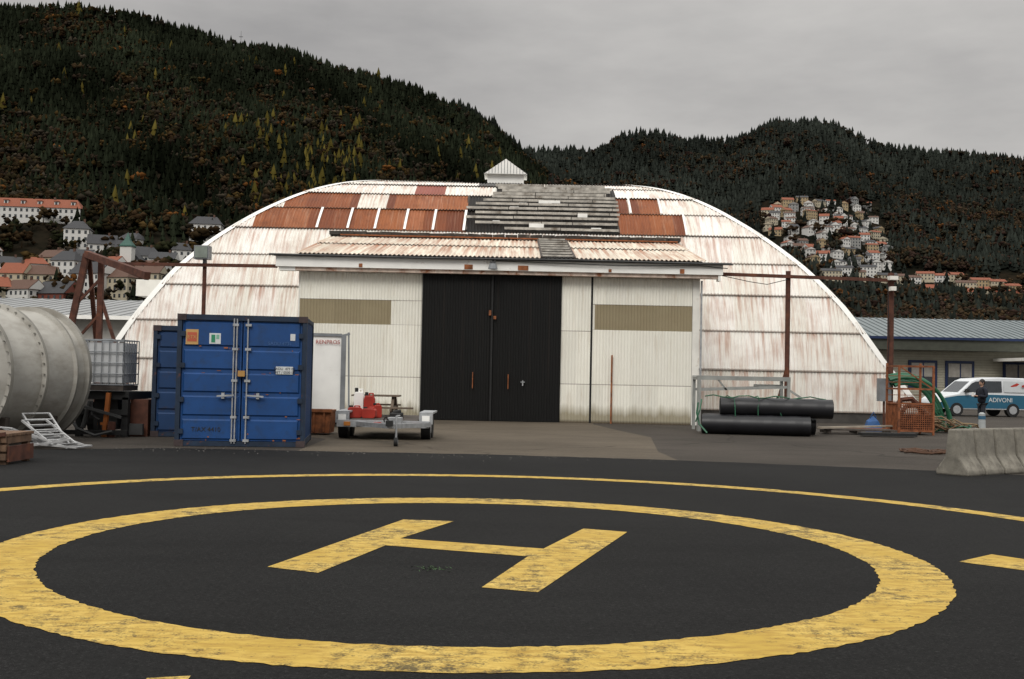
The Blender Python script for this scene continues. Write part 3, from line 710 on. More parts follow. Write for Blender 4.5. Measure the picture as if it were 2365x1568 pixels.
mb.box(-70,-19.5,58,82,0,4.1,0); mb.add([(-71,57.4,4.15),(-19,57.4,4.15),(-19,70,5.75),(-71,70,5.75),(-71,82.5,4.15),(-19,82.5,4.15)],[(0,1,2,3),(3,2,5,4)],1)
for i in range(75): mb.beam((-71+i*.7,57.4,4.17),(-71+i*.7,70,5.77),.05,.04,1)
mb.box(-71,-19,57.3,57.4,4.0,4.2,2); mb.add([(-19.5,58,4.1),(-19.5,82,4.1),(-19.5,70,5.7)],[(0,1,2)],0)
mb.build("warehouse_shell",[M("warehouse_wall",(.3,.29,.27),.8,.1),M("pale_metal_roof",(.27,.275,.275),.6,.12,.5),WHITE],e)
# ------------------------------------------------------------------ person
def person(loc,rz):
    e=empty("standing_person",loc,rz)
    def skin(name,J,E,mat,sub=2,root=0):
        me=bpy.data.meshes.new(name); me.from_pydata([j[:3] for j in J],E,[])
        o=bpy.data.objects.new(name,me); COL.objects.link(o); o.parent=e; me.materials.append(mat)
        o.modifiers.new("skin","SKIN"); sv=me.skin_vertices[0].data
        for i,j in enumerate(J):
            r=j[3]; sv[i].radius=(r if len(j)<5 else r, r if len(j)<5 else j[4]); sv[i].use_root=(i==root)
        s=o.modifiers.new("sub","SUBSURF"); s.levels=sub; s.render_levels=sub
        o.modifiers["skin"].use_smooth_shade=True
        return o
    JK=M("navy_jacket",(.008,.010,.018),.8,.3,8); TR=M("dark_trousers",(.02,.022,.028),.85,.2,8); SK=M("skin",(.4,.24,.17),.5,.05); HR=M("dark_hair",(.015,.01,.008),.6,.2)
    skin("trousers",[(0,0,.95,.15,.11),(-.09,0,.86,.095),(-.10,-.01,.50,.068),(-.10,.02,.10,.05),(.09,0,.86,.095),(.11,-.03,.50,.068),(.12,0,.10,.05)],[(0,1),(1,2),(2,3),(0,4),(4,5),(5,6)],TR)
    skin("jacket",[(0,0,.88,.185,.135),(0,.0,1.12,.175,.13),(0,.01,1.32,.20,.135),(0,.01,1.44,.12,.09),(0,.0,1.50,.07),(-.19,.01,1.41,.078),(-.26,.0,1.14,.064),(-.12,-.22,1.16,.05),(.19,.01,1.41,.078),(.26,.0,1.14,.064),(.12,-.22,1.18,.05)],
         [(0,1),(1,2),(2,3),(3,4),(3,5),(5,6),(6,7),(3,8),(8,9),(9,10)],JK)
    mb=MB()
    mb.sphere((0,0,1.635),.10,0,16,12,(.82,.95,1.18)); mb.cyl((0,.01,1.46),(0,.0,1.58),.055,.05,12,0)
    mb.add([(-.014,-.09,1.62),(.014,-.09,1.62),(0,-.118,1.61),(0,-.092,1.66)],[(0,1,2),(1,3,2),(3,0,2)],0)
    for s in (-1,1): mb.sphere((s*.032,-.088,1.645),.010,2,8,6); mb.sphere((s*.084,.0,1.63),.022,0,8,6,(.5,.8,1.2))
    mb.box(-.024,.024,-.093,-.085,1.577,1.585,3)
    mb.sphere((0,.018,1.66),.108,1,16,12,(.88,1.0,1.12))
    mb.sphere((0,.06,1.47),.11,4,14,8,(1.1,.8,.6))
    mb.build("head",[SK,HR,BLK,M("lips",(.3,.1,.08),.6),JK],e,smooth=True)
    for s in (-1,1):
        hx=s*.085; J=[(s*.12,-.24,1.165,.028,.02),(hx,-.29,1.17,.036,.016)]; E=[(0,1)]
        for k in range(4):
            bx_=hx+(k-1.5)*.018; ln=(.07,.08,.075,.06)[k]; i=len(J)
            J+=[(bx_,-.315,1.172,.009),(bx_-s*.01,-.315-ln*.55,1.18,.0085),(bx_-s*.02,-.315-ln*.8,1.155,.0075)]; E+=[(1,i),(i,i+1),(i+1,i+2)]
        i=len(J); J+=[(hx-s*.035,-.285,1.19,.011),(hx-s*.05,-.325,1.20,.009)]; E+=[(1,i),(i,i+1)]
        skin("hand",J,E,SK,1)
    mb=MB(); mb.box(-.045,.045,-.372,-.362,1.15,1.30,0); mb.build("phone",[WHITE],e)
    mb=MB()
    for x,y in ((-.10,.02),(.12,0)):
        mb.sphere((x,y-.06,.045),.055,0,12,8,(.9,2.2,.85)); mb.box(x-.045,x+.045,y-.17,y+.06,0,.025,1)
    mb.build("shoes",[BLK,WHITE],e,smooth=True)
person((16.75,39.5,0),math.radians(-75))
mb=MB(); mb.cyl((0,0,0),(0,0,.55),.13,.11,14,0); mb.cyl((0,0,.55),(0,0,.60),.11,.05,14,0); mb.cyl((0,0,.36),(0,0,.48),.123,n=14,mi=1); mb.build("bollard",[M("pale_bollard",(.36,.38,.38),.7,.15),M("bollard_blue",(.04,.12,.2),.6,.1)],loc=(16.55,39.0,0))

# ------------------------------------------------------------------ terrain
def fbm(x,y):
    return (np.sin(x/61+1.7*np.sin(y/83))*np.sin(y/57+1.1*np.sin(x/71))*9+np.sin(x/23+y/31)*np.sin(y/19-x/37)*4+np.sin(x/9.3)*np.sin(y/11.1)*1.5)
T1=[-1.2,-.6,-.472,-.354,-.255,-.203,-.148,-.092,-.045,-.025,-.005,.015,.05,.1,.15,.25,.4,1.2]
E1=[.325,.33,.322,.316,.294,.281,.267,.256,.240,.226,.208,.190,.165,.13,.10,.06,.03,.0]
T2=[-1.2,-.3,-.05,.015,.07,.097,.133,.148,.199,.231,.266,.294,.329,.349,.412,.447,.6,1.2]
E2=[.05,.12,.19,.205,.199,.214,.217,.212,.216,.231,.235,.229,.210,.206,.204,.205,.19,.12]
def terr(x,y):
    x=np.asarray(x,float); y=np.asarray(y,float); t=x/y
    e1=np.interp(t,T1,E1); e2=np.interp(t,T2,E2)
    u=np.clip((y-330)/570,0,1); h1=e1*900*u**1.25*np.where(y>900,np.clip(1-(y-900)/1600,0,1),1)
    u2=np.clip((y-500)/1000,0,1); h2=e2*1500*u2**1.5*np.where(y>1500,np.clip(1-(y-1500)/1500,0,1),1)
    big=np.maximum(h1,h2)
    return big+fbm(x,y)*np.clip(big/60,0,1)*.55-1.5
ts=np.arange(-1.0,1.0001,.0065); ys=np.concatenate([np.arange(320,960,10),np.arange(960,2200,20)])
TT,YY=np.meshgrid(ts,ys); XX=TT*YY; ZZ=terr(XX,YY)
vv=np.stack([XX.ravel(),YY.ravel(),ZZ.ravel()],1); nx=len(ts); ny=len(ys)
idx=np.arange(nx*ny).reshape(ny,nx); ff=np.stack([idx[:-1,:-1],idx[:-1,1:],idx[1:,1:],idx[1:,:-1]],-1).reshape(-1,4)
me=bpy.data.meshes.new("mountain_terrain"); me.from_pydata(vv.tolist(),[],ff.tolist()); me.polygons.foreach_set("use_smooth",[True]*len(ff))
m,nt,b=nm("forest_floor"); v=coords(nt)
c=mix(nt,ramp(nt,noise(nt,v,.02,6,.7),.4,.62),(.007,.008,.006,1),(.020,.015,.010,1)); c=mix(nt,ramp(nt,noise(nt,v,.2,4),.5,.7),c,(.005,.006,.004,1))
L(nt,c,b.inputs["Base Color"]); b.inputs["Roughness"].default_value=1; b.inputs["Specular IOR Level"].default_value=0
me.materials.append(m); o=bpy.data.objects.new("mountain_terrain",me); COL.objects.link(o)
def Yof(t,tan,lo,hi):
    for _ in range(40):
        mid=(lo+hi)/2
        if (float(terr(t*mid,mid))-1.6)/mid<tan: lo=mid
        else: hi=mid
    return lo
def cone_tree():
    V=[];F=[]
    for (z0,z1,r) in ((.08,.5,.21),(.30,.75,.155),(.55,1.0,.10)):
        o=len(V)
        for i in range(6):
            a=i*math.pi/3+z0*5; k=r*(1.15 if i%2 else .78); V.append((k*math.cos(a),k*math.sin(a),z0+(0.03 if i%2 else -.02)))
        V.append((0,0,z1)); F+=[(o+i,o+(i+1)%6,o+6) for i in range(6)]
    return np.array(V),np.array(F)
def leafy_tree(seed):
    r=random.Random(seed); V=[];F=[]
    for k in range(8):
        a=r.uniform(0,6.28); d=r.uniform(0,.30); z=r.uniform(.35,.85); R=r.uniform(.12,.2)*(1.2-z*.5)
        o=len(V); c=(d*math.cos(a),d*math.sin(a),z)
        pts=[(0,0,1),(0,0,-1)]+[(math.cos(q*1.257+k),math.sin(q*1.257+k),r.uniform(-.4,.4)) for q in range(5)]
        for p in pts:
            s=R*r.uniform(.7,1.3); V.append((c[0]+p[0]*s,c[1]+p[1]*s,c[2]+p[2]*s))
        for q in range(5): F+=[(o,o+2+q,o+2+(q+1)%5),(o+1,o+2+(q+1)%5,o+2+q)]
    o=len(V); V+=[(.03,0,0),(-.02,.03,0),(-.02,-.03,0),(0,0,.6)]; F+=[(o,o+1,o+3),(o+1,o+2,o+3),(o+2,o,o+3)]
    return np.array(V),np.array(F)
def forest(name,templ,X,Y,Z,Hh,Wd,colr,shade=.5):
    k=len(X); which=rng.integers(0,len(templ),k); AV=[];AF=[];AC=[];off=0
    for w,(tv,tf) in enumerate(templ):
        s=np.where(which==w)[0]
        if len(s)==0: continue
        an=rng.uniform(0,6.28,len(s)); ca,sa=np.cos(an)[:,None],np.sin(an)[:,None]
        wx=Wd[s][:,None]; hh=Hh[s][:,None]
        vx=(tv[None,:,0]*ca-tv[None,:,1]*sa)*wx; vy=(tv[None,:,0]*sa+tv[None,:,1]*ca)*wx; vz=tv[None,:,2]*hh
        vx=vx+X[s][:,None]; vy=vy+Y[s][:,None]; vz=vz+Z[s][:,None]
        AV.append(np.stack([vx,vy,vz],-1).reshape(-1,3))
        nf=len(tf); nv=len(tv); AF.append((tf[None]+ (np.arange(len(s))*nv)[:,None,None]+off).reshape(-1,3)); off+=nv*len(s)
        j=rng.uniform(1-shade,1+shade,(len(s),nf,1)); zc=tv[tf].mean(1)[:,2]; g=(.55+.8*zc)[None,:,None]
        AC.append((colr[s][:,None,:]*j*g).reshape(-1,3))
    AV=np.concatenate(AV);AF=np.concatenate(AF);AC=np.concatenate(AC)
    me=bpy.data.meshes.new(name); me.vertices.add(len(AV)); me.vertices.foreach_set("co",AV.astype(np.float32).ravel())
    me.loops.add(len(AF)*3); me.loops.foreach_set("vertex_index",AF.astype(np.int32).ravel())
    me.polygons.add(len(AF)); me.polygons.foreach_set("loop_start",np.arange(0,len(AF)*3,3,dtype=np.int32))
    try: me.polygons.foreach_set("loop_total",np.full(len(AF),3,dtype=np.int32))
    except Exception: pass
    me.update(calc_edges=True)
    at=me.attributes.new("tint","FLOAT_COLOR","FACE"); cc=np.ones((len(AF),4),np.float32); cc[:,:3]=AC; at.data.foreach_set("color",cc.ravel())
    me.materials.append(FOL); o=bpy.data.objects.new(name,me); COL.objects.link(o); return o
m,nt,b=nm("foliage"); FOL=m; a_=N(nt,"ShaderNodeAttribute"); a_.attribute_name="tint"; L(nt,a_.outputs["Color"],b.inputs["Base Color"]); b.inputs["Roughness"].default_value=1; b.inputs["Specular IOR Level"].default_value=0
CT=[cone_tree()]; LT=[leafy_tree(s) for s in range(4)]
def patch(x,y,s,o): return np.sin(x/s+o)*np.sin(y/(s*.8)+o*2)+.6*np.sin(x/(s*.37)+y/(s*.5)+o)
def town_mask(t,tan):
    a=(t>.222)&(t<.338)&(tan>.098)&(tan<.163)&(~((t<.262)&(tan<.112)))
    b_=(t>.275)&(tan>.078)&(tan<.10)
    return a|b_
n1=26000; t=rng.uniform(-.56,.24,n1); y=360+(935-360)*rng.uniform(0,1,n1)**.75; x=t*y; z=terr(x,y); tan=(z-1.6)/y
left_town=(t<-.26)&(y<505)
keep=(~left_town)|(rng.uniform(0,1,n1)<.22); keep&=tan>.03
x,y,z,t,tan=x[keep],y[keep],z[keep],t[keep],tan[keep]
rk=tan/np.interp(t,T1,E1)
pdec=np.clip(1.08-rk*1.15+.3*patch(x,y,60,1),.05,.92); dec=rng.uniform(0,1,len(x))<pdec
c=~dec; nC=c.sum()
base=np.array([.0085,.0105,.0062]); col=base*rng.uniform(.6,1.4,(nC,1))*(1+.4*patch(x[c],y[c],45,2))[:,None].clip(.45,1.9)
ye=((t[c]>-.25)&(t[c]<-.14)&(tan[c]>.14)&(tan[c]<.22)&(rng.uniform(0,1,nC)<.12))|(rng.uniform(0,1,nC)<.006); col[ye]=np.array([.062,.050,.012])*rng.uniform(.6,1.2,(ye.sum(),1))
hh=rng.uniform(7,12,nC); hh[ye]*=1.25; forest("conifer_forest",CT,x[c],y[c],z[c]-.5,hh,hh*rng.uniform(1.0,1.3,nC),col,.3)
d=dec; nD=d.sum(); pal=np.array([[.024,.019,.010],[.034,.023,.012],[.027,.017,.009],[.017,.018,.009],[.040,.026,.010],[.030,.025,.018],[.022,.016,.011]])
col=pal[rng.integers(0,7,nD)]*rng.uniform(.5,1.15,(nD,1)); og=rng.uniform(0,1,nD)<.022; col[og]=np.array([.085,.036,.011])
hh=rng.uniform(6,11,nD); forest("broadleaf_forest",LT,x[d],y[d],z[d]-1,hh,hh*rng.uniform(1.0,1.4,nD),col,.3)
n2=22000; t=rng.uniform(-.06,.58,n2); y=560+(1540-560)*rng.uniform(0,1,n2)**.8; x=t*y; z=terr(x,y); tan=(z-1.6)/y
keep=(~town_mask(t,tan))|(rng.uniform(0,1,n2)<.10); keep&=tan>.02; keep&=~((y<900)&(t<.03))
x,y,z,t,tan=x[keep],y[keep],z[keep],t[keep],tan[keep]
pdec=np.clip(1.0-tan*4.4+.3*patch(x,y,70,4),.04,.88); dec=rng.uniform(0,1,len(x))<pdec
c=~dec; nC=c.sum(); base=np.array([.0150,.0175,.0145]); col=base*rng.uniform(.7,1.3,(nC,1))*(1+.25*patch(x[c],y[c],80,2))[:,None].clip(.6,1.6)  # far hill conifers paler and bluer: distance haze put into their colour
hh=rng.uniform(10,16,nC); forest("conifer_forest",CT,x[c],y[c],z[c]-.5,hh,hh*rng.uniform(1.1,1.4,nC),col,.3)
d=dec; nD=d.sum(); pal2=np.array([[.026,.022,.015],[.036,.025,.016],[.029,.018,.014],[.023,.022,.015],[.040,.027,.015]])  # far broadleaf palette, slight haze tint mixed into the colours
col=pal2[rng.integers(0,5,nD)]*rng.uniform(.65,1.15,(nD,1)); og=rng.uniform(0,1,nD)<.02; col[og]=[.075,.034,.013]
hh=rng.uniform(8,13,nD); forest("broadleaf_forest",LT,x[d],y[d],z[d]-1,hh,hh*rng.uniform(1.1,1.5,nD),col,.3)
k=9; t=np.array([.050,.058,.066,.094,.098,-.19,-.186,.062,.054]); yy_=np.array([Yof(tt,ta,400,900) for tt,ta in zip(t,[.172,.176,.172,.17,.172,.14,.145,.168,.168])])
forest("autumn_trees",LT,t*yy_,yy_,terr(t*yy_,yy_)-1,np.full(k,14.),np.full(k,16.),np.tile([.10,.046,.015],(k,1)),.35)
k=420; x=rng.uniform(60,175,k); y=rng.uniform(235,330,k); hh=rng.uniform(9,17,k)*np.where(x/y>.31,1,.6)
bc=np.array([[.018,.020,.011],[.030,.021,.012],[.015,.017,.010]])
forest("tree_belt",LT,x,y,np.full(k,-1.),hh,hh*rng.uniform(.9,1.3,k),bc[rng.integers(0,3,k)],.35)
k=200; x=rng.uniform(-190,-60,k); y=rng.uniform(300,345,k); hh=rng.uniform(6,13,k)
forest("tree_belt",LT,x,y,np.full(k,-1.),hh,hh*rng.uniform(.9,1.3,k),bc[rng.integers(0,3,k)],.35)

# ------------------------------------------------------------------ town houses
HW=[M("house_white",(.56,.55,.52),.7,.05),M("house_cream",(.42,.37,.27),.7,.05),M("house_yellow",(.34,.26,.15),.7,.05),M("house_red",(.15,.04,.025),.7,.05),M("house_grey",(.24,.24,.23),.7,.05)]
HRf=[M("roof_red_tile",(.21,.062,.030),.8,.2),M("roof_dark_slate",(.032,.032,.035),.7,.2),M("roof_brown_tile",(.095,.05,.034),.8,.2)]
def house(name,x,y,w,d,h,rz,wm,rm,z=None,steep=.45,dormers=0,hip=0):
    if z is None: z=min(float(terr(x,y)),float(terr(x,y-d/2)))-.3
    mb=MB(); mb.box(-w/2,w/2,-d/2,d/2,-6,h,0)
    rh=d/2*steep*2*.8; o=.5
    hw=w/2+o; ix=hw-hip*(d/2)
    mb.add([(-hw,-d/2-o,h-.2),(hw,-d/2-o,h-.2),(hw,d/2+o,h-.2),(-hw,d/2+o,h-.2),(-ix,0,h+rh),(ix,0,h+rh)],[(0,1,5,4),(2,3,4,5),(1,2,5),(3,0,4),(0,3,2,1)],1)
    if not hip:
        for s in (-1,1): mb.add([(s*(w/2+.51),-d/2,h-.1),(s*(w/2+.51),d/2,h-.1),(s*(w/2+.51),0,h+rh-.35)],[(0,1,2) if s>0 else (0,2,1)],0)
    st=max(1,int(h/2.8)); nw=max(2,int(w/2.4))
    for f in range(st):
        zc=h-1.6-f*2.8
        for i in range(nw):
            xc=-w/2+w*(i+.5)/nw; mb.box(xc-.5,xc+.5,-d/2-.06,-d/2+.02,zc-.7,zc+.7,2)
        for i in range(max(2,int(d/2.8))):
            yc=-d/2+d*(i+.5)/max(2,int(d/2.8))
            for s in (-1,1): mb.box(min(s*w/2,s*(w/2+.06)),max(s*w/2,s*(w/2+.06)),yc-.5,yc+.5,zc-.7,zc+.7,2)
    mb.box(w*.2,w*.2+.8,-.4,.4,h+rh*.5,h+rh+.9,3)
    for i in range(dormers):
        xc=-w/2+w*(i+.5)/dormers; mb.box(xc-.9,xc+.9,-d/2*.7,0,h+rh*.2,h+rh*.65,0); mb.box(xc-1.1,xc+1.1,-d/2*.76,0,h+rh*.65,h+rh*.72,1); mb.box(xc-.5,xc+.5,-d/2*.7-.05,-d/2*.7,h+rh*.3,h+rh*.6,2)
    return mb.build(name,[wm,rm,GLASS,HRf[2]],loc=(x,y,z),rotz=rz)
rr=random.Random(21); placed=[]
def tryplace(t,tan,lo,hi,mn):
    Y=Yof(t,tan,lo,hi); X=t*Y
    for (a,b_) in placed:
        if (a-X)**2+(b_-Y)**2<mn*mn: return None
    placed.append((X,Y)); return X,Y
cnt=0
for _ in range(900):
    ta=rr.uniform(.100,.160); 
    lo_t,hi_t=np.interp(ta,[.095,.112,.13,.148,.162],[.268,.262,.222,.228,.245]),np.interp(ta,[.095,.112,.13,.148,.162],[.34,.342,.33,.325,.318])
    tt=rr.uniform(lo_t,hi_t); q=tryplace(tt,ta,800,1200,13.5)
    if q is None: continue
    cnt+=1; wm=rr.choice([0,0,0,0,0,1,1,2,4]); rm=rr.choice([0,0,1,1,2,2])
    rz_=rr.uniform(-.5,.5)+(math.pi/2 if rr.random()<.45 else 0)
    house("hillside_house",q[0],q[1],rr.uniform(8,12),rr.uniform(8,10),rr.uniform(6,9),rz_,HW[wm],HRf[rm],steep=rr.uniform(.22,.42))
    if cnt>=80: break
for i in range(16):
    tt=.285+i*.0125+rr.uniform(-.003,.003); ta=.090+rr.uniform(-.003,.003)+(.004 if i<4 else -.004 if i>9 else 0)
    q=tryplace(tt,ta,700,1000,11)
    if q: house("apartment_house",q[0],q[1],rr.uniform(12,17),9,rr.uniform(6,8.5),rr.uniform(-.25,.15),HW[rr.choice([1,1,0,2])],HRf[rr.choice([1,2,2]) if i<7 else rr.choice([0,0,2])],steep=.3)
for i in range(11):
    tt=.365+i*.0125; q=tryplace(tt,.079+rr.uniform(-.002,.002),650,1000,9)
    if q: house("terraced_house",q[0],q[1],11,9,5.5,rr.uniform(-.2,.1),HW[rr.choice([0,1])],HRf[0])
house("long_red_roof_building",-.435*505,505,44,11,7.5,.10,HW[0],HRf[0],steep=.5,dormers=6,hip=.6)
house("white_townhouse",-.394*470,470,10,10,11,.2,HW[0],HRf[1],hip=.7)
LT_=[(-.448,.068,9,9,8,1,0),(-.425,.070,12,9,7,1,2),(-.402,.074,10,9,11,0,1),(-.378,.066,15,11,10,0,1),(-.352,.064,12,9,9,1,2),(-.372,.098,11,9,7,0,1),(-.352,.096,9,8,6,0,1),(-.334,.092,12,9,5,0,1),(-.316,.09,10,9,5,0,1),(-.330,.068,12,9,9,1,2),(-.308,.066,11,9,6,0,1),(-.29,.082,9,8,6,0,1),(-.278,.115,14,10,9,0,1),(-.455,.082,8,8,6,0,1),(-.466,.060,12,9,6,1,0),(-.44,.058,12,9,6,0,2),(-.41,.058,14,10,5,3,1),(-.345,.108,10,8,5,0,1),(-.48,.09,12,9,8,0,0),(-.5,.07,12,9,8,0,1),(-.39,.084,9,8,8,0,1),(-.30,.098,8,7,5,0,1),(-.285,.064,9,8,6,4,1),(-.362,.082,9,8,6,0,0),(-.432,.082,9,8,6,0,0),(-.415,.088,9,8,6,1,2),(-.322,.078,9,8,6,0,2),(-.345,.075,10,9,7,0,1)]
for (tt,ta,w,d,h,wm,rm) in LT_:
    Y=Yof(tt,ta,380,560); house("town_house",tt*Y,Y,w,d,h,rr.uniform(-.5,.5),HW[wm],HRf[rm],steep=rr.uniform(.4,.6),hip=rr.choice([0,0,.6]))
Y=Yof(-.349,.085,380,560); X=-.349*Y; z=float(terr(X,Y))-1
mb=MB(); mb.box(-2.3,2.3,-2.3,2.3,-4,11,0); mb.box(-2.6,2.6,-2.6,2.6,11,11.5,1)
mb.add([(-2.5,-2.5,11.5),(2.5,-2.5,11.5),(2.5,2.5,11.5),(-2.5,2.5,11.5),(-1.2,-1.2,13.5),(1.2,-1.2,13.5),(1.2,1.2,13.5),(-1.2,1.2,13.5),(0,0,17)],[(0,1,5,4),(1,2,6,5),(2,3,7,6),(3,0,4,7),(4,5,8),(5,6,8),(6,7,8),(7,4,8)],1)
mb.box(-4,4,2.3,18,-4,6,0); mb.add([(-4.4,2.3,6),(4.4,2.3,6),(0,2.3,11),(-4.4,18,6),(4.4,18,6),(0,18,11)],[(0,1,2),(5,4,3),(0,2,5,3),(1,4,5,2)],2)
mb.build("church",[HW[0],M("copper_green",(.03,.09,.07),.6,.2),HRf[1]],loc=(X,Y,z))
yr=895; tx=-.252; mb=MB(); zz=float(terr(tx*yr,yr)); mb.cyl((0,0,0),(0,0,18),.25,.1,6,0); mb.box(-1.6,1.6,-.2,.2,13,13.4,0); mb.build("radio_mast",[DGREY],loc=(tx*yr,yr,zz-1))

# ------------------------------------------------------------------ ground
def asphalt(name,a,b_,speck=.5,crack=True,rough=.9,patchy=.5):
    m,nt,bs=nm(name); v=coords(nt)
    big=noise(nt,v,.22,5,.6); c=ramp(nt,big,.35,.68,c4(a),c4(b_))
    fine=noise(nt,v,55,3,.8); c=mix(nt,math_(nt,'MULTIPLY',ramp(nt,fine,.54,.70),speck),c,c4([k*2.8+.015 for k in b_]))
    fine2=noise(nt,v,28,3,.8); c=mix(nt,math_(nt,'MULTIPLY',ramp(nt,fine2,.5,.64),.6),c,c4([k*.35 for k in a]))
    if crack:
        vo=N(nt,"ShaderNodeTexVoronoi",feature='DISTANCE_TO_EDGE'); vo.inputs["Scale"].default_value=.13
        w=N(nt,"ShaderNodeVectorMath",operation='ADD'); nn=N(nt,"ShaderNodeTexNoise"); nn.inputs["Scale"].default_value=.8; nn.inputs["Detail"].default_value=5; L(nt,v,nn.inputs["Vector"])
        L(nt,v,w.inputs[0]); L(nt,nn.outputs["Color"],w.inputs[1]); L(nt,w.outputs[0],vo.inputs["Vector"])
        c=mix(nt,math_(nt,'MULTIPLY',ramp(nt,vo.outputs["Distance"],.0,.006,(1,1,1,1),(0,0,0,1)),.6),c,c4([k*.3 for k in a]))
    st=noise(nt,coords(nt,(.5,2.2,1)),.6,6,.7); c=mix(nt,math_(nt,'MULTIPLY',ramp(nt,st,.5,.75),patchy),c,c4([k*.5 for k in a]))
    L(nt,c,bs.inputs["Base Color"]); bs.inputs["Roughness"].default_value=rough; bs.inputs["Specular IOR Level"].default_value=.12
    bm=N(nt,"ShaderNodeBump"); bm.inputs["Strength"].default_value=.35; bm.inputs["Distance"].default_value=.01; L(nt,noise(nt,v,70,3),bm.inputs["Height"]); L(nt,bm.outputs[0],bs.inputs["Normal"])
    return m
A_HELI=asphalt("helipad_asphalt",(.0085,.0083,.0082),(.0145,.0142,.0138),.5,False)
A_YARD=asphalt("yard_asphalt",(.044,.038,.032),(.070,.060,.051),.4)
A_CONC=asphalt("concrete_slab",(.080,.066,.050),(.125,.103,.078),.3)
def sheet(name,poly,z,mat):
    mb=MB(); mb.add([(x,y,z) for x,y in poly],[tuple(range(len(poly)))],0); return mb.build(name,[mat])
sheet("ground",[(-3000,-300),(3000,-300),(3000,4000),(-3000,4000)],0,A_YARD)
sheet("concrete_apron",[(-4.2,21.0),(3.3,21.0),(3.2,24),(3.75,29.6),(3.2,33),(2.75,36.6),(2.8,37.9),(-7.2,37.9),(-7.3,30),(-4.3,26)],.004,A_CONC)
rj=random.Random(8)
edge=[(-40,14),(-16,18.5),(-9.49,20.75),(-6.7,22.1),(-4.1,22.05),(-.4,22.1),(2,21.8),(4.27,21.35),(7.89,20.3),(14,17.6),(40,8)]
E_=[]
for i in range(len(edge)-1):
    for k in range(8):
        q=k/8; E_.append((edge[i][0]*(1-q)+edge[i+1][0]*q,edge[i][1]*(1-q)+edge[i+1][1]*q+rj.uniform(-.05,.05)))
sheet("helipad_surface",[(-40,-20),(40,-20)]+E_[::-1],.008,A_HELI)
m,nt,bs=nm("worn_yellow_paint"); v=coords(nt)
n1_=noise(nt,v,7,8,.75); n2_=noise(nt,v,1.1,5,.6); n3=noise(nt,v,60,2,.7)
wear=math_(nt,'ADD',math_(nt,'MULTIPLY',n1_,.62),math_(nt,'MULTIPLY',n2_,.38))
wear=math_(nt,'ADD',wear,math_(nt,'MULTIPLY',math_(nt,'SUBTRACT',n3,.5),.30))
col=mix(nt,ramp(nt,n2_,.35,.65),(.45,.30,.055,1),(.62,.44,.12,1))
col=mix(nt,ramp(nt,noise(nt,coords(nt,(1,3,1)),5,6,.7),.42,.62),col,(.36,.225,.045,1))
col=mix(nt,math_(nt,'MULTIPLY',ramp(nt,wear,.50,.61),.85),col,(.035,.03,.02,1))
L(nt,col,bs.inputs["Base Color"]); bs.inputs["Roughness"].default_value=.8; bs.inputs["Specular IOR Level"].default_value=.25
YEL=m
mk=empty("helipad_markings")
def ring(name,cx,cy,r0,r1,n=420,j=.014):
    mb=MB(); vs=[]; q=random.Random(31)
    for i in range(n):
        a=2*math.pi*i/n; j0=q.uniform(-j,j); j1=q.uniform(-j,j)
        vs+=[(cx+(r0+j0)*math.cos(a),cy+(r0+j0)*math.sin(a),.012),(cx+(r1+j1)*math.cos(a),cy+(r1+j1)*math.sin(a),.012)]
    mb.add(vs,[(2*i,2*i+1,(2*i+3)%(2*n),(2*i+2)%(2*n)) for i in range(n)],0); mb.build(name,[YEL],mk)
ring("touchdown_circle",-.40,10.15,3.59,4.15)
ring("outer_circle",-.42,10.2,7.08,7.40)
Hp=[(-1.95,9.07),(-1.5,8.85),(-1.13,10.31),(.18,9.85),(-.19,8.39),(.23,8.25),(1.23,11.51),(.79,11.70),(.33,10.30),(-1.04,10.75),(-.59,12.07),(-1.14,12.13)]
mb=MB(); 
mb.add([(x,y,.012) for x,y in Hp],[(0,1,2,9,10,11),(2,3,8,9),(3,4,5,6,7,8)],0); mb.build("letter_h",[YEL],mk)
mb=MB(); mb.add([(x,y,.012) for x,y in [(4.06,10.04),(4.47,9.65),(6.4,9.9),(6.4,10.25),(4.80,10.2),(4.56,10.51)]],[(0,1,2,3,4,5)],0)
mb.add([(x,y,.012) for x,y in [(-1.85,5.78),(-1.7,4.8),(-1.55,4.8),(-1.64,5.84)]],[(0,1,2,3)],0); mb.build("arrow_marks",[YEL],mk)
mb=MB(); q=random.Random(3)
for i in range(60):
    x=-.62+q.gauss(0,.08); y=9.15+q.gauss(0,.06); a=q.uniform(0,6.28); l=q.uniform(.02,.05)
    mb.add([(x,y,.01),(x+.01,y,.01),(x+l*math.cos(a),y+l*math.sin(a),.02)],[(0,1,2)],0)
mb.build("weeds",[M("weed_green",(.04,.08,.03),.9,.3)])
mb=MB(); q=random.Random(6)
for i in range(160):
    x=q.uniform(-8,3); y=21.7+q.gauss(0,.4); r=q.uniform(.005,.014); mb.add([(x-r,y-r,.008),(x+r,y-r,.008),(x,y+r,.008),(x,y,.008+r)],[(0,1,3),(1,2,3),(2,0,3)],0)
mb.build("gravel",[M("gravel_grey",(.12,.11,.10),.9,.3)])

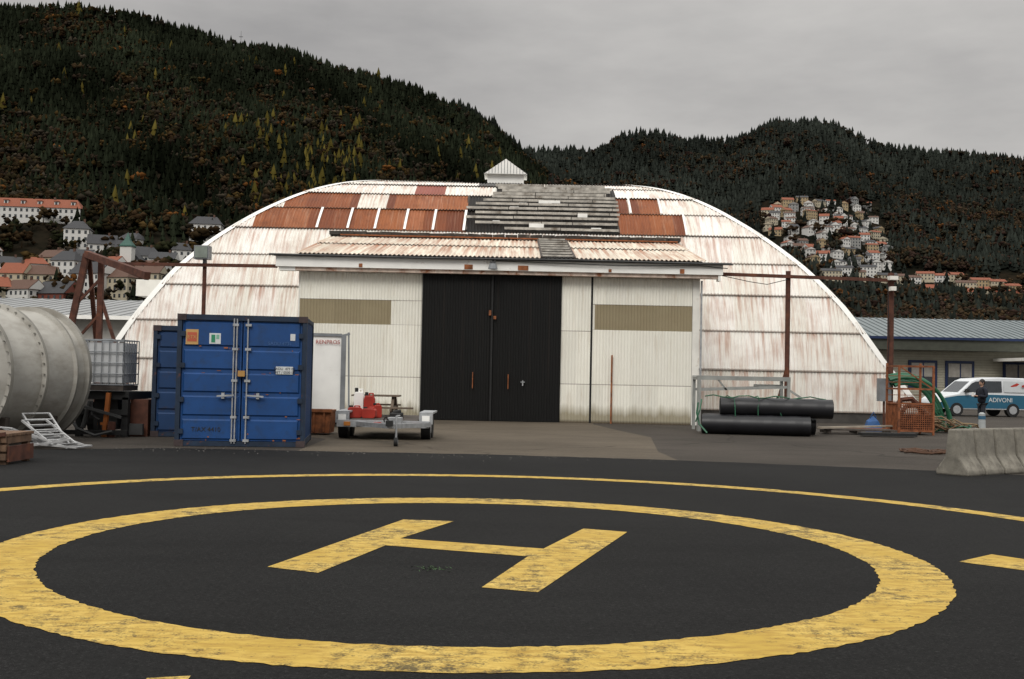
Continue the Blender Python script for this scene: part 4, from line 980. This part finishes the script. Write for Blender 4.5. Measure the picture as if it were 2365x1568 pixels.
# ------------------------------------------------------------------ sky, light, camera
w=bpy.data.worlds.new("World"); sc.world=w; w.use_nodes=True; nt=w.node_tree; bg=nt.nodes["Background"]
sk=N(nt,"ShaderNodeTexSky",sky_type='NISHITA'); sk.sun_disc=False
tc=N(nt,"ShaderNodeTexCoord"); sp=N(nt,"ShaderNodeSeparateXYZ"); L(nt,tc.outputs["Generated"],sp.inputs[0])
rp=N(nt,"ShaderNodeValToRGB"); cr=rp.color_ramp; cr.elements[0].position=0; cr.elements[0].color=(5.6,5.5,5.3,1); cr.elements[1].position=1; cr.elements[1].color=(18.5,18.4,18,1)
for p_,c_ in ((.14,(5.4,5.25,5.05,1)),(.33,(4.5,4.4,4.3,1)),(.55,(11,11,10.8,1))):
    e_=cr.elements.new(p_); e_.color=c_
L(nt,sp.outputs[2],rp.inputs[0])
mp=N(nt,"ShaderNodeMapping"); mp.inputs["Scale"].default_value=(1.2,1,4.0); mp.inputs["Location"].default_value=(.3,.1,0); L(nt,tc.outputs["Generated"],mp.inputs[0])
cl=noise(nt,mp.outputs[0],2.6,6,.55); clr=ramp(nt,cl,.3,.7,(.76,.755,.76,1),(1.22,1.21,1.19,1))
g=mix(nt,1.0,rp.outputs[0],clr,'MULTIPLY'); g=mix(nt,.96,sk.outputs[0],g)
L(nt,g,bg.inputs[0]); bg.inputs[1].default_value=.1
sd=bpy.data.lights.new("sun","SUN"); sd.energy=1.5; sd.angle=math.radians(25); sd.color=(1,.965,.91)
so=bpy.data.objects.new("sun",sd); COL.objects.link(so)
dirv=Vector((-.25,-.85,.9)).normalized(); so.rotation_euler=dirv.to_track_quat('Z','Y').to_euler()
sk.sun_elevation=math.asin(dirv.z); sk.sun_rotation=math.atan2(dirv.x,dirv.y)
cam=bpy.data.cameras.new("camera"); co=bpy.data.objects.new("camera",cam); COL.objects.link(co); sc.camera=co
cam.sensor_width=36; cam.lens=39; cam.clip_end=8000; cam.clip_start=.1
pt=math.atan(79/2562)
co.matrix_world=Matrix.Translation((0,0,1.62))@Matrix.Rotation(math.pi/2+pt,4,'X')@Matrix.Rotation(math.radians(1.17),4,'Z')
sc.view_settings.view_transform='Standard'; sc.view_settings.look='None'; sc.view_settings.exposure=0
